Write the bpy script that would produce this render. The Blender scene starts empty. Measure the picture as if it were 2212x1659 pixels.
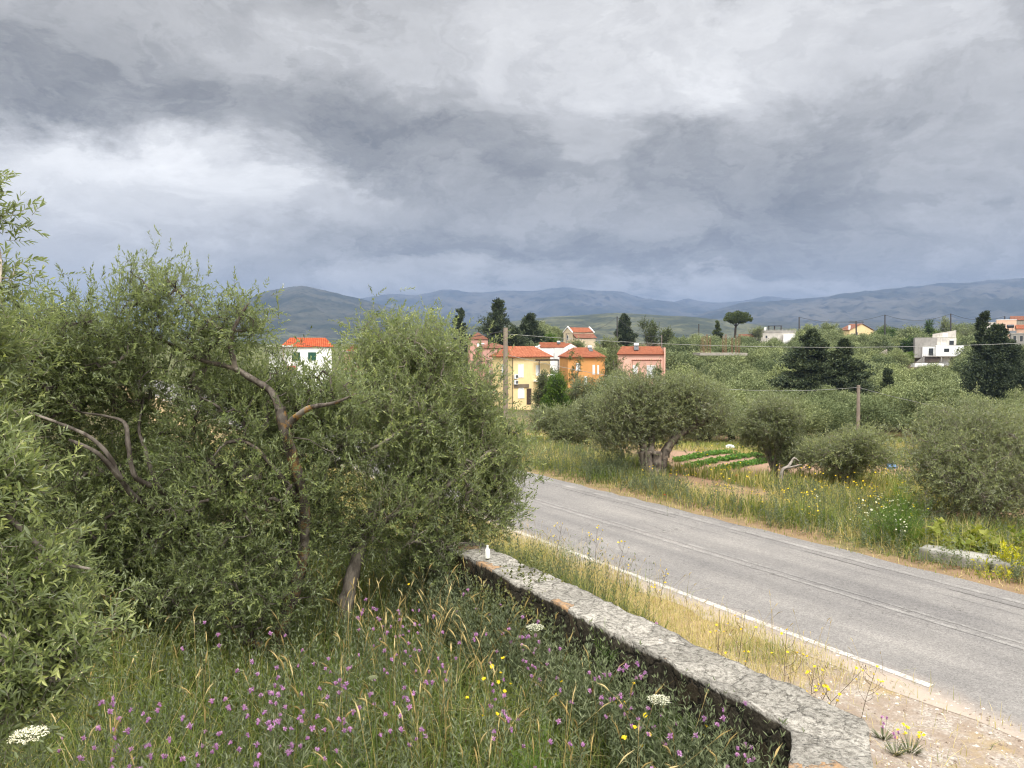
import bpy, math, random
import numpy as np
from mathutils import noise as mnoise, Vector

# ------------------------------------------------------------------ camera, world, sun, exposure
SC = bpy.context.scene
COL = SC.collection
F, CX, CY = 1671.0, 1106.0, 829.5          # picture units: 2212 x 1659
PITCH = math.radians(2.72)
CAMZ = 3.4
CAM = np.array([0.0, 0.0, CAMZ])
FWD = np.array([0, math.cos(PITCH), -math.sin(PITCH)])
UPV = np.array([0, math.sin(PITCH), math.cos(PITCH)])
cam_d = bpy.data.cameras.new("camera")
cam_d.sensor_width = 36.0
cam_d.lens = 36.0 * F / 2212.0
cam_d.clip_start = 0.05
cam_d.clip_end = 60000.0
cam_o = bpy.data.objects.new("camera", cam_d)
COL.objects.link(cam_o)
cam_o.location = (0, 0, CAMZ)
cam_o.rotation_euler = (math.pi / 2 - PITCH, 0, 0)
SC.camera = cam_o
SC.view_settings.view_transform = 'Standard'
SC.view_settings.look = 'None'
SC.view_settings.exposure = 0.0
SC.view_settings.gamma = 1.0
SC.cycles.max_bounces = 6
SC.cycles.diffuse_bounces = 3
SC.cycles.glossy_bounces = 2
SC.cycles.transmission_bounces = 3
SC.cycles.transparent_max_bounces = 4
SC.cycles.volume_bounces = 1
SC.cycles.sample_clamp_indirect = 6.0
SC.cycles.use_denoising = True
SC.cycles.use_adaptive_sampling = False
SC.cycles.filter_width = 1.15


def pdir(qx, qy):
    d = np.array([(qx - CX) / F, 0, 0]) + UPV * ((CY - qy) / F) + FWD
    return d


def at(qx, qy, Y):                        # point seen at picture (qx,qy) at depth Y
    d = pdir(qx, qy)
    return CAM + d * (Y / d[1])


def gp(qx, qy, z):                        # point seen at picture (qx,qy) at height z
    d = pdir(qx, qy)
    return CAM + d * ((z - CAMZ) / d[2])


def qof(p):
    d = np.asarray(p, float) - CAM
    c = d @ FWD
    return CX + F * d[..., 0] / c, CY - F * (d @ UPV) / c


SUN_EL, SUN_AZ = 52.0, 150.0              # azimuth clockwise from +Y: light from behind right
sl = bpy.data.lights.new("sun", 'SUN')
sl.energy = 1.5
sl.angle = math.radians(14)
sl.color = (1.0, 0.972, 0.93)
so = bpy.data.objects.new("sun", sl)
COL.objects.link(so)
_az, _el = math.radians(SUN_AZ), math.radians(SUN_EL)
sd = Vector((math.sin(_az) * math.cos(_el), math.cos(_az) * math.cos(_el), math.sin(_el)))
so.rotation_euler = (-sd).to_track_quat('-Z', 'Y').to_euler()


class NG:                                  # small helper for node graphs
    def __init__(s, tree):
        s.t = tree
        tree.nodes.clear()

    def n(s, kind, **kw):
        nd = s.t.nodes.new(kind)
        for k, v in kw.items():
            setattr(nd, k, v)
        return nd

    def inp(s, sock, v):
        if v is None:
            return
        if isinstance(v, bpy.types.NodeSocket):
            s.t.links.new(v, sock)
        else:
            sock.default_value = v

    def m(s, op, a, b=None, c=None, clamp=False):
        nd = s.n('ShaderNodeMath', operation=op, use_clamp=clamp)
        s.inp(nd.inputs[0], a); s.inp(nd.inputs[1], b); s.inp(nd.inputs[2], c)
        return nd.outputs[0]

    def vm(s, op, a, b=None, out=0):
        nd = s.n('ShaderNodeVectorMath', operation=op)
        s.inp(nd.inputs[0], a); s.inp(nd.inputs[1], b)
        return nd.outputs[out]

    def xyz(s, x, y, z):
        nd = s.n('ShaderNodeCombineXYZ')
        s.inp(nd.inputs[0], x); s.inp(nd.inputs[1], y); s.inp(nd.inputs[2], z)
        return nd.outputs[0]

    def sep(s, v):
        nd = s.n('ShaderNodeSeparateXYZ'); s.inp(nd.inputs[0], v)
        return nd.outputs

    def noise(s, vec, scale, detail=4, rough=.55, dist=0.0, col=False):
        nd = s.n('ShaderNodeTexNoise')
        s.inp(nd.inputs['Vector'], vec); nd.inputs['Scale'].default_value = scale
        nd.inputs['Detail'].default_value = detail; nd.inputs['Roughness'].default_value = rough
        nd.inputs['Distortion'].default_value = dist
        return nd.outputs['Color' if col else 'Fac']

    def vor(s, vec, scale, feature='F1', out='Distance', rnd=1.0):
        nd = s.n('ShaderNodeTexVoronoi', feature=feature)
        s.inp(nd.inputs['Vector'], vec); nd.inputs['Scale'].default_value = scale
        nd.inputs['Randomness'].default_value = rnd
        return nd.outputs[out]

    def mix(s, f, a, b, blend='MIX'):
        nd = s.n('ShaderNodeMix', data_type='RGBA', blend_type=blend)
        s.inp(nd.inputs[0], f)
        for sock, v in ((nd.inputs[6], a), (nd.inputs[7], b)):
            if isinstance(v, tuple) and len(v) == 3:
                v = v + (1,)
            s.inp(sock, v)
        return nd.outputs[2]

    def ramp(s, f, stops, interp='LINEAR'):
        nd = s.n('ShaderNodeValToRGB')
        r = nd.color_ramp
        r.interpolation = interp
        while len(r.elements) < len(stops):
            r.elements.new(0.5)
        for e, (p, c) in zip(r.elements, stops):
            e.position = p
            e.color = tuple(c) + (1,) if len(c) == 3 else c
        s.inp(nd.inputs[0], f)
        return nd.outputs[0]

    def mr(s, v, a, b, c=0.0, d=1.0, smooth=True):
        nd = s.n('ShaderNodeMapRange', interpolation_type='SMOOTHSTEP' if smooth else 'LINEAR')
        s.inp(nd.inputs[0], v)
        for i, k in enumerate((a, b, c, d)):
            nd.inputs[1 + i].default_value = k
        return nd.outputs[0]

    def attr(s, name, out='Fac'):
        return s.n('ShaderNodeAttribute', attribute_name=name).outputs[out]


W = bpy.data.worlds.new("World")
SC.world = W
W.use_nodes = True
g = NG(W.node_tree)
dirv = g.n('ShaderNodeTexCoord').outputs['Generated']
dx, dy, dz = g.sep(dirv)
az = g.m('ARCTAN2', dx, dy)
el = g.m('ARCSINE', dz)
zc = g.m('MAXIMUM', dz, 0.0)
den = g.m('ADD', zc, 0.10)
cu, cv = g.m('DIVIDE', dx, den), g.m('DIVIDE', dy, den)
cloudv = g.xyz(cu, cv, 0.0)
n_big = g.noise(cloudv, 0.75, 9, .58, .35)
n_fine = g.noise(g.vm('ADD', cloudv, (7.3, 2.1, 4.0)), 2.6, 9, .62, .3)
# the patches of the deck, at the azimuth / elevation where the photograph shows them, torn at their rims by noise
wn = g.noise(g.xyz(g.m('MULTIPLY', az, 1.0), g.m('MULTIPLY', el, 1.9), 0.0), 5.0, 8, .62, .2, col=True)
wr = g.sep(wn)
waz = g.m('ADD', az, g.m('MULTIPLY', g.m('SUBTRACT', wr[0], .5), .42))
wel = g.m('ADD', el, g.m('MULTIPLY', g.m('SUBTRACT', wr[1], .5), .22))


def azel(qx, qy):
    d = pdir(qx, qy)
    return math.atan2(d[0], d[1]), math.atan2(d[2], math.hypot(d[0], d[1]))


BLOBS = [
    # qx, qy, rx, ry, amount
    (300, 405, 380, 110, .36), (420, 340, 300, 60, .18), (60, 500, 260, 130, .12), (660, 345, 110, 45, .10),
    (1330, 110, 300, 110, .16), (1760, 60, 280, 120, .24), (1480, 180, 180, 60, .12), (1080, 50, 260, 80, .10), (720, 90, 150, 70, .10),
    (2120, 330, 110, 200, .08), (1250, 310, 60, 30, .08),
    (870, 335, 220, 85, -.19), (520, 215, 420, 75, -.13), (60, 60, 300, 80, -.09), (1130, 330, 200, 70, -.06), (0, 230, 260, 60, -.04),
    (1560, 350, 240, 90, -.12), (1900, 430, 280, 80, -.11), (1150, 545, 420, 45, -.13), (1700, 565, 460, 34, -.09), (1560, 470, 200, 40, -.05), (640, 545, 160, 40, -.05),
    (1540, 628, 230, 22, .14), (900, 612, 190, 26, .12), (1100, 660, 1400, 40, .08),
]
acc = 0.535
for (qx, qy, rx, ry, am) in BLOBS:
    a0, e0 = azel(qx, qy)
    u = g.m('DIVIDE', g.m('SUBTRACT', waz, a0), rx / F)
    v = g.m('DIVIDE', g.m('SUBTRACT', wel, e0), ry / F)
    r2 = g.m('ADD', g.m('MULTIPLY', u, u), g.m('MULTIPLY', v, v))
    ex = g.m('POWER', 2.7183, g.m('MULTIPLY', g.m('MULTIPLY', r2, g.m('ADD', r2, .55)), -0.55))
    acc = g.m('MULTIPLY_ADD', ex, am * 1.15, acc)
n_puff = g.noise(g.xyz(az, g.m('MULTIPLY', el, 1.6), 3.0), 6.5, 9, .58, .6)
acc = g.m('MULTIPLY_ADD', g.m('SUBTRACT', n_big, .5), .26, acc)
acc = g.m('MULTIPLY_ADD', g.m('SUBTRACT', n_fine, .5), .14, acc)
acc = g.m('MULTIPLY_ADD', g.m('SUBTRACT', n_puff, .5), .34, acc)
n_lump = g.mr(g.noise(g.xyz(waz, g.m('MULTIPLY', wel, 1.5), 8.0), 11.0, 7, .55, .4), .40, .60)
acc = g.m('MULTIPLY_ADD', g.m('SUBTRACT', n_lump, .5), .10, acc)
n_tex = g.noise(g.xyz(waz, g.m('MULTIPLY', wel, 1.8), 2.0), 26.0, 6, .6, .3)
acc = g.m('MULTIPLY_ADD', g.m('SUBTRACT', n_tex, .5), .12, acc)
acc = g.m('MAXIMUM', acc, .12)
# overcast is brightest overhead; unseen zenith and rear boosted to light the ground
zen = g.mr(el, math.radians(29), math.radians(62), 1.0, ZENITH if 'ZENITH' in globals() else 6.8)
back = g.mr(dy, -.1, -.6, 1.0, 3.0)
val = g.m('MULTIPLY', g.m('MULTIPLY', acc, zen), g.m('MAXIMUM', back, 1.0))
ccol = g.ramp(acc, [(0.0, (1.0, .968, .905)), (.35, (1.0, .972, .925)), (.75, (1., .985, .97)), (1.0, (1., .99, .975))])
low = g.mr(el, math.radians(.5), math.radians(6), 0.10, 0.0)
rgt = g.mr(az, .0, .5, .35, 1.0)
ccol = g.mix(g.m('MULTIPLY', low, rgt), ccol, (.78, .875, 1.0, 1))
ccol = g.mix(g.mr(el, math.radians(28), math.radians(50)), ccol, (1.0, .975, .94, 1))
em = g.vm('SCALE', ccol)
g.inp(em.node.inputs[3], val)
sky = g.n('ShaderNodeTexSky', sky_type='NISHITA', sun_disc=False)
sky.sun_elevation = math.radians(SUN_EL)
sky.sun_rotation = math.radians(SUN_AZ)
sky.altitude = 150
bg1 = g.n('ShaderNodeBackground'); g.inp(bg1.inputs[0], sky.outputs[0]); bg1.inputs[1].default_value = .08
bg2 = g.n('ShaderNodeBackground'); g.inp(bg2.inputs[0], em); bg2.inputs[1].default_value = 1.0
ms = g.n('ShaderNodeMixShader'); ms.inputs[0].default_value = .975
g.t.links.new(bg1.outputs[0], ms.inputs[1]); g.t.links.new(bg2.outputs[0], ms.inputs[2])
wo = g.n('ShaderNodeOutputWorld'); g.t.links.new(ms.outputs[0], wo.inputs[0])
W.cycles.sampling_method = 'MANUAL'
W.cycles.sample_map_resolution = 512

# ------------------------------------------------------------------ helpers
rng = np.random.default_rng(11)


def tag(o, label=None, cat=None, group=None, kind=None):
    if label: o['label'] = label
    if cat: o['category'] = cat
    if group: o['group'] = group
    if kind: o['kind'] = kind
    return o


def empty(name, loc=(0, 0, 0), rz=0.0):
    o = bpy.data.objects.new(name, None)
    o.empty_display_size = .2
    COL.objects.link(o)
    o.location = tuple(float(v) for v in loc)
    o.rotation_euler = (0, 0, rz)
    return o


def copy_tree(o, parent=None):
    c = o.copy(); COL.objects.link(c)
    if parent: c.parent = parent
    for ch in list(o.children):
        copy_tree(ch, c)
    return c


class Geo:
    """collects verts / faces in numpy and links them as ONE mesh object"""
    def __init__(s):
        s.v, s.f, s.t, s.nv, s.mi, s.uv = [], [], [], 0, [], []

    def add(s, verts, faces, tint=None, mi=0):
        verts = np.asarray(verts, float).reshape(-1, 3)
        faces = np.asarray(faces, np.int64)
        s.v.append(verts)
        s.f.append(faces + s.nv)
        s.mi.append(np.full(len(faces), mi, np.int32))
        if tint is None: tint = 0.5
        s.t.append(np.broadcast_to(np.asarray(tint, float), (len(verts),)).copy())
        s.nv += len(verts)

    def box(s, x0, x1, y0, y1, z0, z1, tint=None, mi=0):
        v = [(x, y, z) for z in (z0, z1) for y in (y0, y1) for x in (x0, x1)]
        f = [(0, 2, 3, 1), (4, 5, 7, 6), (0, 1, 5, 4), (2, 6, 7, 3), (0, 4, 6, 2), (1, 3, 7, 5)]
        s.add(v, f, tint, mi)

    def tube(s, pts, rad, sides=6, tint=None, mi=0, cap=True, rnd=0.0, seed=0):
        pts = np.asarray(pts, float); n = len(pts)
        rad = np.broadcast_to(np.asarray(rad, float), (n,))
        d = np.gradient(pts, axis=0)
        d /= np.linalg.norm(d, axis=1)[:, None] + 1e-12
        ref = np.array([0, 0, 1.0]) if abs(d[:, 2]).mean() < .85 else np.array([1.0, 0, 0])
        a = np.cross(d, ref); a /= np.linalg.norm(a, axis=1)[:, None] + 1e-12
        b = np.cross(d, a)
        th = np.arange(sides) * 2 * math.pi / sides
        rr = rad[:, None] * np.ones(sides)
        if rnd:
            r_ = np.random.default_rng(seed)
            base = 1 + rnd * r_.normal(size=(1, sides))
            rr = rr * (base + rnd * .6 * r_.normal(size=(n, sides)))
        v = pts[:, None] + rr[..., None] * (np.cos(th)[None, :, None] * a[:, None] + np.sin(th)[None, :, None] * b[:, None])
        i = np.arange(n - 1)[:, None] * sides; j = np.arange(sides)[None]
        k = (j + 1) % sides
        f = np.stack([i + j, i + k, i + sides + k, i + sides + j], -1).reshape(-1, 4)
        s.add(v, f, tint, mi)
        if cap and sides > 2:
            s.f.append(np.array([[s.nv - sides + q for q in range(sides)]]))
            s.mi.append(np.full(1, mi, np.int32))
            s.f.append(np.array([[s.nv - n * sides + q for q in reversed(range(sides))]]))
            s.mi.append(np.full(1, mi, np.int32))

    def build(s, name, mats, parent=None, smooth=False, origin=None):
        V = np.concatenate(s.v) if s.v else np.zeros((0, 3))
        if origin is not None: V = V - np.asarray(origin, float)
        me = bpy.data.meshes.new(name)
        me.vertices.add(len(V)); me.vertices.foreach_set("co", V.astype(np.float32).ravel())
        li = np.concatenate([f.ravel() for f in s.f])
        sz = np.concatenate([np.full(len(f), f.shape[1]) for f in s.f])
        st = np.concatenate([[0], np.cumsum(sz)[:-1]])
        me.loops.add(len(li)); me.loops.foreach_set("vertex_index", li.astype(np.int32))
        me.polygons.add(len(sz)); me.polygons.foreach_set("loop_start", st.astype(np.int32))
        me.polygons.foreach_set("material_index", np.concatenate(s.mi))
        me.polygons.foreach_set("use_smooth", np.full(len(sz), bool(smooth)))
        at_ = me.attributes.new("tint", 'FLOAT', 'POINT')
        at_.data.foreach_set("value", np.concatenate(s.t).astype(np.float32))
        for m_ in (mats if isinstance(mats, (list, tuple)) else [mats]):
            me.materials.append(m_)
        me.update(calc_edges=True); me.validate()
        o = bpy.data.objects.new(name, me); COL.objects.link(o)
        if parent is not None: o.parent = parent
        elif origin is not None: o.location = tuple(float(q) for q in origin)
        return o


def nrm(a):
    return a / (np.linalg.norm(a, axis=-1, keepdims=True) + 1e-12)


def smooth(x, a, b):
    t = np.clip((np.asarray(x, float) - a) / (b - a), 0, 1)
    return t * t * (3 - 2 * t)


def crom(pts, k=6):                        # Catmull-Rom through points
    P = np.asarray(pts, float)
    P = np.vstack([2 * P[0] - P[1], P, 2 * P[-1] - P[-2]])
    out = []
    for i in range(1, len(P) - 2):
        p0, p1, p2, p3 = P[i - 1:i + 3]
        for t in np.linspace(0, 1, k, endpoint=False):
            out.append(.5 * (2 * p1 + (p2 - p0) * t + (2 * p0 - 5 * p1 + 4 * p2 - p3) * t * t + (3 * p1 - p0 - 3 * p2 + p3) * t ** 3))
    out.append(P[-2])
    return np.array(out)


# ------------------------------------------------------------------ materials
def mat(name, build):
    m_ = bpy.data.materials.new(name); m_.use_nodes = True
    q = NG(m_.node_tree)
    out = q.n('ShaderNodeOutputMaterial')
    sh = build(q)
    q.t.links.new(sh, out.inputs[0])
    return m_


def pbsdf(q, color, rough=.8, spec=.3, bump=None, bstr=.4, bdist=.02, metal=0.0):
    b = q.n('ShaderNodeBsdfPrincipled')
    if isinstance(color, tuple) and len(color) == 3: color = color + (1,)
    q.inp(b.inputs['Base Color'], color)
    q.inp(b.inputs['Roughness'], rough)
    b.inputs['Specular IOR Level'].default_value = spec
    b.inputs['Metallic'].default_value = metal
    if bump is not None:
        bn = q.n('ShaderNodeBump'); bn.inputs['Strength'].default_value = bstr; bn.inputs['Distance'].default_value = bdist
        q.inp(bn.inputs['Height'], bump); q.t.links.new(bn.outputs[0], b.inputs['Normal'])
    return b.outputs[0]


def leaf_mat(name, stops, under=None, trans=.3, rough=.5, spec=.35, var=.25, hue=0.0):
    def f(q):
        c = q.ramp(q.attr('tint'), stops)
        oi = q.n('ShaderNodeObjectInfo').outputs['Random']
        if var:
            c = q.mix(1.0, c, q.ramp(oi, [(0, (1 - var, 1 - var * .8, 1 - var * .9)), (.5, (1, 1, 1)), (1, (1 + var, 1 + var * .9, 1 + var * .6))]), 'MULTIPLY')
        if under:
            c = q.mix(q.n('ShaderNodeNewGeometry').outputs['Backfacing'], c, under)
        p = pbsdf(q, c, rough, spec)
        if not trans: return p
        tr = q.n('ShaderNodeBsdfTranslucent')
        q.inp(tr.inputs[0], q.mix(1.0, c, (1.25, 1.3, .7), 'MULTIPLY'))
        mx = q.n('ShaderNodeMixShader'); mx.inputs[0].default_value = trans
        q.t.links.new(p, mx.inputs[1]); q.t.links.new(tr.outputs[0], mx.inputs[2])
        return mx.outputs[0]
    return mat(name, f)


def plain(name, col, rough=.8, var=.15, scale=3.0, spec=.3, bstr=.2, bscale=20, metal=0.0, coord='Object'):
    def f(q):
        v = q.n('ShaderNodeTexCoord').outputs[coord]
        n1 = q.noise(v, scale, 6, .6)
        c = q.mix(1.0, col, q.ramp(n1, [(.3, (1 - var,) * 3), (.7, (1 + var,) * 3)]), 'MULTIPLY')
        return pbsdf(q, c, rough, spec, q.noise(v, bscale, 4), bstr, .01, metal)
    return mat(name, f)
# ------------------------------------------------------------------ terrain
RN = np.array([.846, .533]); RS = np.array([-.533, .846])     # across / along the road
CROP_C = gp(1560, 1005, -.55)
WALL_IN = [(1.42, 1.2), (1.48, 4.5), (-.46, 7.95), (-.75, 8.45)]
PROF_Y = np.array([-50, 10, 20, 40, 60, 85, 110, 130, 160, 200, 235, 265, 320, 450, 800, 2000, 30000.])
PROF_L = np.array([-.5, -.5, -.5, -2.0, -4.0, -5.3, -5.6, -4.8, -2.2, 1.7, 3.6, 4.6, 3.0, -2, -6, -8, -8])
PROF_R = np.array([-.5, -.5, -.5, -2.0, -4.6, -6.5, -7.2, -6.8, -5.4, -2.4, -.2, 2.4, 5.2, 2, -6, -8, -8])


def zt(x, y, lump=True):
    x = np.asarray(x, float); y = np.asarray(y, float)
    n = x * RN[0] + y * RN[1]
    k = smooth(x, 26, 62)
    prof = np.interp(y, PROF_Y, PROF_L) * (1 - k) + np.interp(y, PROF_Y, PROF_R) * k
    far = smooth(n, 12.2, 17) * .25 + smooth(n, 13, 34) * .75
    z = np.where(n < 9, 0.0, prof * far)
    # garden and verge on the near side
    gz = .48 - smooth(n, 4.3, 6.8) * .484
    z = np.where(n < 7.1, gz, z)
    z = np.where((n >= 7.0) & (n <= 11.7), -.004, z)
    if lump:
        a = .10 * np.sin(x * .9 + 1.3 * np.sin(y * .7)) * np.cos(y * .8 + x * .3)
        z = z + a * smooth(n, 12.5, 18) * smooth(np.hypot(x - CROP_C[0], (y - CROP_C[1]) * .8), 4.5, 7) + .4 * a * (1 - smooth(n, 3.5, 6))
    return z


ax = np.concatenate([np.arange(-9, 14, .3), np.arange(14, 60, 1.2), np.arange(60, 260, 5), 260 * 1.13 ** np.arange(0, 34)])
axn = -np.concatenate([np.arange(9, 40, 1.5), np.arange(40, 200, 6), 200 * 1.13 ** np.arange(0, 36)])[::-1]
gx = np.unique(np.concatenate([axn, ax]))
gy = np.unique(np.concatenate([np.arange(-30, -2, 4), np.arange(-2, 34, .35), np.arange(34, 90, 1.5), np.arange(90, 340, 4), 340 * 1.12 ** np.arange(0, 34)]))
GX, GY = np.meshgrid(gx, gy)
GZ = zt(GX, GY)
nx_, ny_ = len(gx), len(gy)
ii = (np.arange(ny_ - 1)[:, None] * nx_ + np.arange(nx_ - 1)[None]).ravel()
G = Geo()
G.add(np.stack([GX, GY, GZ], -1).reshape(-1, 3), np.stack([ii, ii + 1, ii + nx_ + 1, ii + nx_], -1))





def m_ground(q):
    pos = q.n('ShaderNodeNewGeometry').outputs['Position']
    x, y, z = q.sep(pos)
    n = q.m('ADD', q.m('MULTIPLY', x, float(RN[0])), q.m('MULTIPLY', y, float(RN[1])))
    s = q.m('ADD', q.m('MULTIPLY', x, float(RS[0])), q.m('MULTIPLY', y, float(RS[1])))
    nz1 = q.noise(pos, .35, 6, .6)
    nz2 = q.noise(pos, 3.0, 7, .65)
    nz3 = q.noise(pos, 45.0, 4, .7)
    soil = q.mix(nz2, (.20, .125, .075), (.36, .235, .15))
    green = q.mix(nz2, (.055, .07, .02), (.13, .13, .05))
    straw = q.mix(nz2, (.20, .15, .07), (.36, .28, .14))
    # field beyond the road: soil with weeds
    fieldc = q.mix(q.mr(nz1, .42, .60), soil, q.mix(q.mr(nz2, .4, .62), green, straw))
    farc = q.mix(q.mr(q.noise(pos, .06, 5, .6), .30, .44), fieldc, q.mix(nz2, (.065, .05, .03), (.13, .095, .055)))
    c = q.mix(q.mr(y, 45, 90), fieldc, farc)
    cropd = q.vm('LENGTH', q.vm('MULTIPLY', q.vm('SUBTRACT', pos, (CROP_C[0], CROP_C[1], -.5)), (.30, .22, 0.0)), out=1)
    c = q.mix(q.mr(cropd, 1.05, .8), c, q.mix(nz3, (.23, .13, .08), (.39, .275, .19)))
    c = q.mix(q.m('MULTIPLY', q.mr(x, 12, -8), q.mr(y, 40, 80)), c, q.mix(nz2, (.06, .075, .03), (.14, .14, .06)))
    # far plain: dotted olive land
    dots = q.vor(pos, .075, 'F1')
    olive = q.mix(q.mr(dots, .25, .55), (.04, .05, .025), (.17, .15, .085))
    c = q.mix(q.mr(y, 330, 420), c, olive)
    # garden soil under the meadow, verge: straw thatch, gravel shoulder
    garden = q.mix(nz2, (.05, .045, .02), (.12, .10, .045))
    grav = q.mix(q.vor(pos, 60, 'F1', 'Color'), (.22, .185, .155), (.52, .47, .41))
    grav = q.mix(q.mr(nz2, .35, .6), grav, q.mix(nz3, (.20, .15, .11), (.37, .30, .235)))
    thatch = q.mix(nz3, (.22, .15, .07), (.48, .37, .20))
    gmask = q.m('MULTIPLY', q.mr(s, 7.6, 4.0), q.mr(q.noise(pos, 1.1, 5, .6), .30, .46))
    verge = q.mix(gmask, thatch, grav)
    c = q.mix(q.mr(n, 8.8, 8.9), verge, c)
    c = q.mix(q.mr(n, 4.05, 4.25), garden, c)
    edge = q.mr(n, 12.3, 11.6)
    edge = q.m('MULTIPLY', edge, q.mr(n, 9.0, 9.2))
    c = q.mix(q.m('MULTIPLY', edge, .5), c, q.mix(nz2, (.12, .09, .05), (.26, .20, .11)))
    return pbsdf(q, c, .95, .15, q.m('ADD', q.m('MULTIPLY', nz3, .6), q.m('MULTIPLY', nz2, 2.0)), .7, .05)


tag(G.build("ground", mat("ground", m_ground), smooth=True), kind="structure")

# ------------------------------------------------------------------ road and its paint
def strip(name, n0, n1, s0, s1, z, m_, ds=.5, jit=0.0, seed=0, bits=1):
    r_ = np.random.default_rng(seed)
    S = np.arange(s0, s1 + .01, ds); m2 = len(S)
    cols = 13 if n1 - n0 > 2 else 2
    U = np.linspace(n0, n1, cols)
    P = np.zeros((m2, cols, 3))
    for c_, u in enumerate(U):
        uu = u + (r_.normal(size=m2) * jit if c_ in (0, cols - 1) else 0)
        P[:, c_, 0] = uu * RN[0] + S * RS[0]
        P[:, c_, 1] = uu * RN[1] + S * RS[1]
    P[..., 2] = z
    i = (np.arange(m2 - 1)[:, None] * cols + np.arange(cols - 1)[None]).ravel()
    G = Geo(); G.add(P.reshape(-1, 3), np.stack([i, i + 1, i + cols + 1, i + cols], -1))
    return tag(G.build(name, m_), kind="structure")


def road_base(q):
    pos = q.n('ShaderNodeNewGeometry').outputs['Position']
    x, y, z = q.sep(pos)
    n = q.m('ADD', q.m('MULTIPLY', x, float(RN[0])), q.m('MULTIPLY', y, float(RN[1])))
    s = q.m('ADD', q.m('MULTIPLY', x, float(RS[0])), q.m('MULTIPLY', y, float(RS[1])))
    uv = q.xyz(n, s, 0.0)
    speck = q.noise(pos, 70, 3, .75)
    vst = q.vor(pos, 55, 'F1', 'Color')
    streak = q.noise(q.xyz(q.m('MULTIPLY', n, 2.2), q.m('MULTIPLY', s, .06), 0.0), 1.0, 6, .65)
    patch = q.noise(uv, .55, 5, .6)
    c = q.mix(q.mr(speck, .3, .72, smooth=False), (.095, .09, .085), (.262, .25, .237))
    c = q.mix(.35, c, q.mix(q.sep(vst)[0], (.095, .09, .085), (.32, .306, .29)))
    c = q.mix(1.0, c, q.ramp(streak, [(.3, (.80, .80, .81)), (.7, (1.20, 1.19, 1.17))]), 'MULTIPLY')
    c = q.mix(1.0, c, q.ramp(patch, [(.3, (.84, .84, .85)), (.7, (1.14, 1.13, 1.11))]), 'MULTIPLY')
    # dusty near edge
    dust = q.m('MULTIPLY', q.mr(q.m('ADD', n, q.m('MULTIPLY', q.m('SUBTRACT', patch, .5), 1.1)), 7.75, 7.25), .75)
    c = q.mix(dust, c, (.42, .34, .27))
    # seam and cracks running along the far lane
    wob = q.m('MULTIPLY', q.m('SUBTRACT', q.noise(q.xyz(s, 0.0, 0.0), .8, 6, .7), .5), .16)
    cr = None
    for (n0, w, a, ph) in ((10.92, .022, .85, 0), (10.62, .012, .5, 3), (8.7, .008, .28, 7)):
        d = q.m('ABSOLUTE', q.m('SUBTRACT', q.m('ADD', n, wob), n0))
        k = q.m('MULTIPLY', q.mr(d, w, w * .3), a)
        k = q.m('MULTIPLY', k, q.mr(q.noise(q.xyz(q.m('ADD', s, float(ph * 9)), 3.0, 0.0), .45, 5, .65), .40, .52))
        cr = k if cr is None else q.m('MAXIMUM', cr, k)
    vc = q.vor(q.vm('ADD', q.xyz(q.m('MULTIPLY', n, 1.0), q.m('MULTIPLY', s, .5), 0.0), q.vm('SCALE', q.noise(pos, 2.0, 4, .6, col=True))), 1.2, 'DISTANCE_TO_EDGE')
    cr2 = q.m('MULTIPLY', q.mr(vc, .018, .004), q.mr(q.noise(uv, .5, 3), .5, .62))
    cr = q.m('MAXIMUM', cr, q.m('MULTIPLY', cr2, .5))
    c = q.mix(cr, c, (.045, .04, .036))
    return c, speck, n, s, uv, pos


def m_road(q):
    c, speck, n, s, uv, pos = road_base(q)
    return pbsdf(q, c, .85, .25, speck, .35, .012)


def m_paint(wear):
    def f(q):
        c, speck, n, s, uv, pos = road_base(q)
        w1 = q.noise(uv, 2.2, 7, .7)
        w2 = q.noise(q.vm('ADD', pos, (3.0, 1.0, 0.0)), 30, 4, .7)
        k = q.mr(q.m('ADD', q.m('MULTIPLY', w1, .6), q.m('MULTIPLY', w2, .5)), wear - .10, wear + .10, 0.0, .72 if wear < .54 else .15)
        c = q.mix(k, c, q.mix(w2, (.50, .48, .44), (.66, .64, .60)))
        return pbsdf(q, c, .75, .3, speck, .3, .01)
    return f


ROAD = mat("worn_asphalt", m_road)
strip("road", 7.22, 11.55, -16, 130, 0.0, ROAD, .4, .045, 3)
strip("road_edge_line", 7.57, 7.67, 4.2, 130, .004, mat("edge_paint", m_paint(.535)), .3, .006, 4)
strip("road_edge_line", 11.10, 11.22, -16, 130, .004, mat("worn_edge_paint", m_paint(.56)), .3, .008, 5)
strip("road_centre_line", 9.42, 9.50, -16, 130, .004, mat("worn_centre_paint", m_paint(.565)), .3, .01, 6)
strip("road_centre_line", 9.60, 9.66, -16, 130, .004, bpy.data.materials["worn_centre_paint"], .3, .01, 7)

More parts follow.
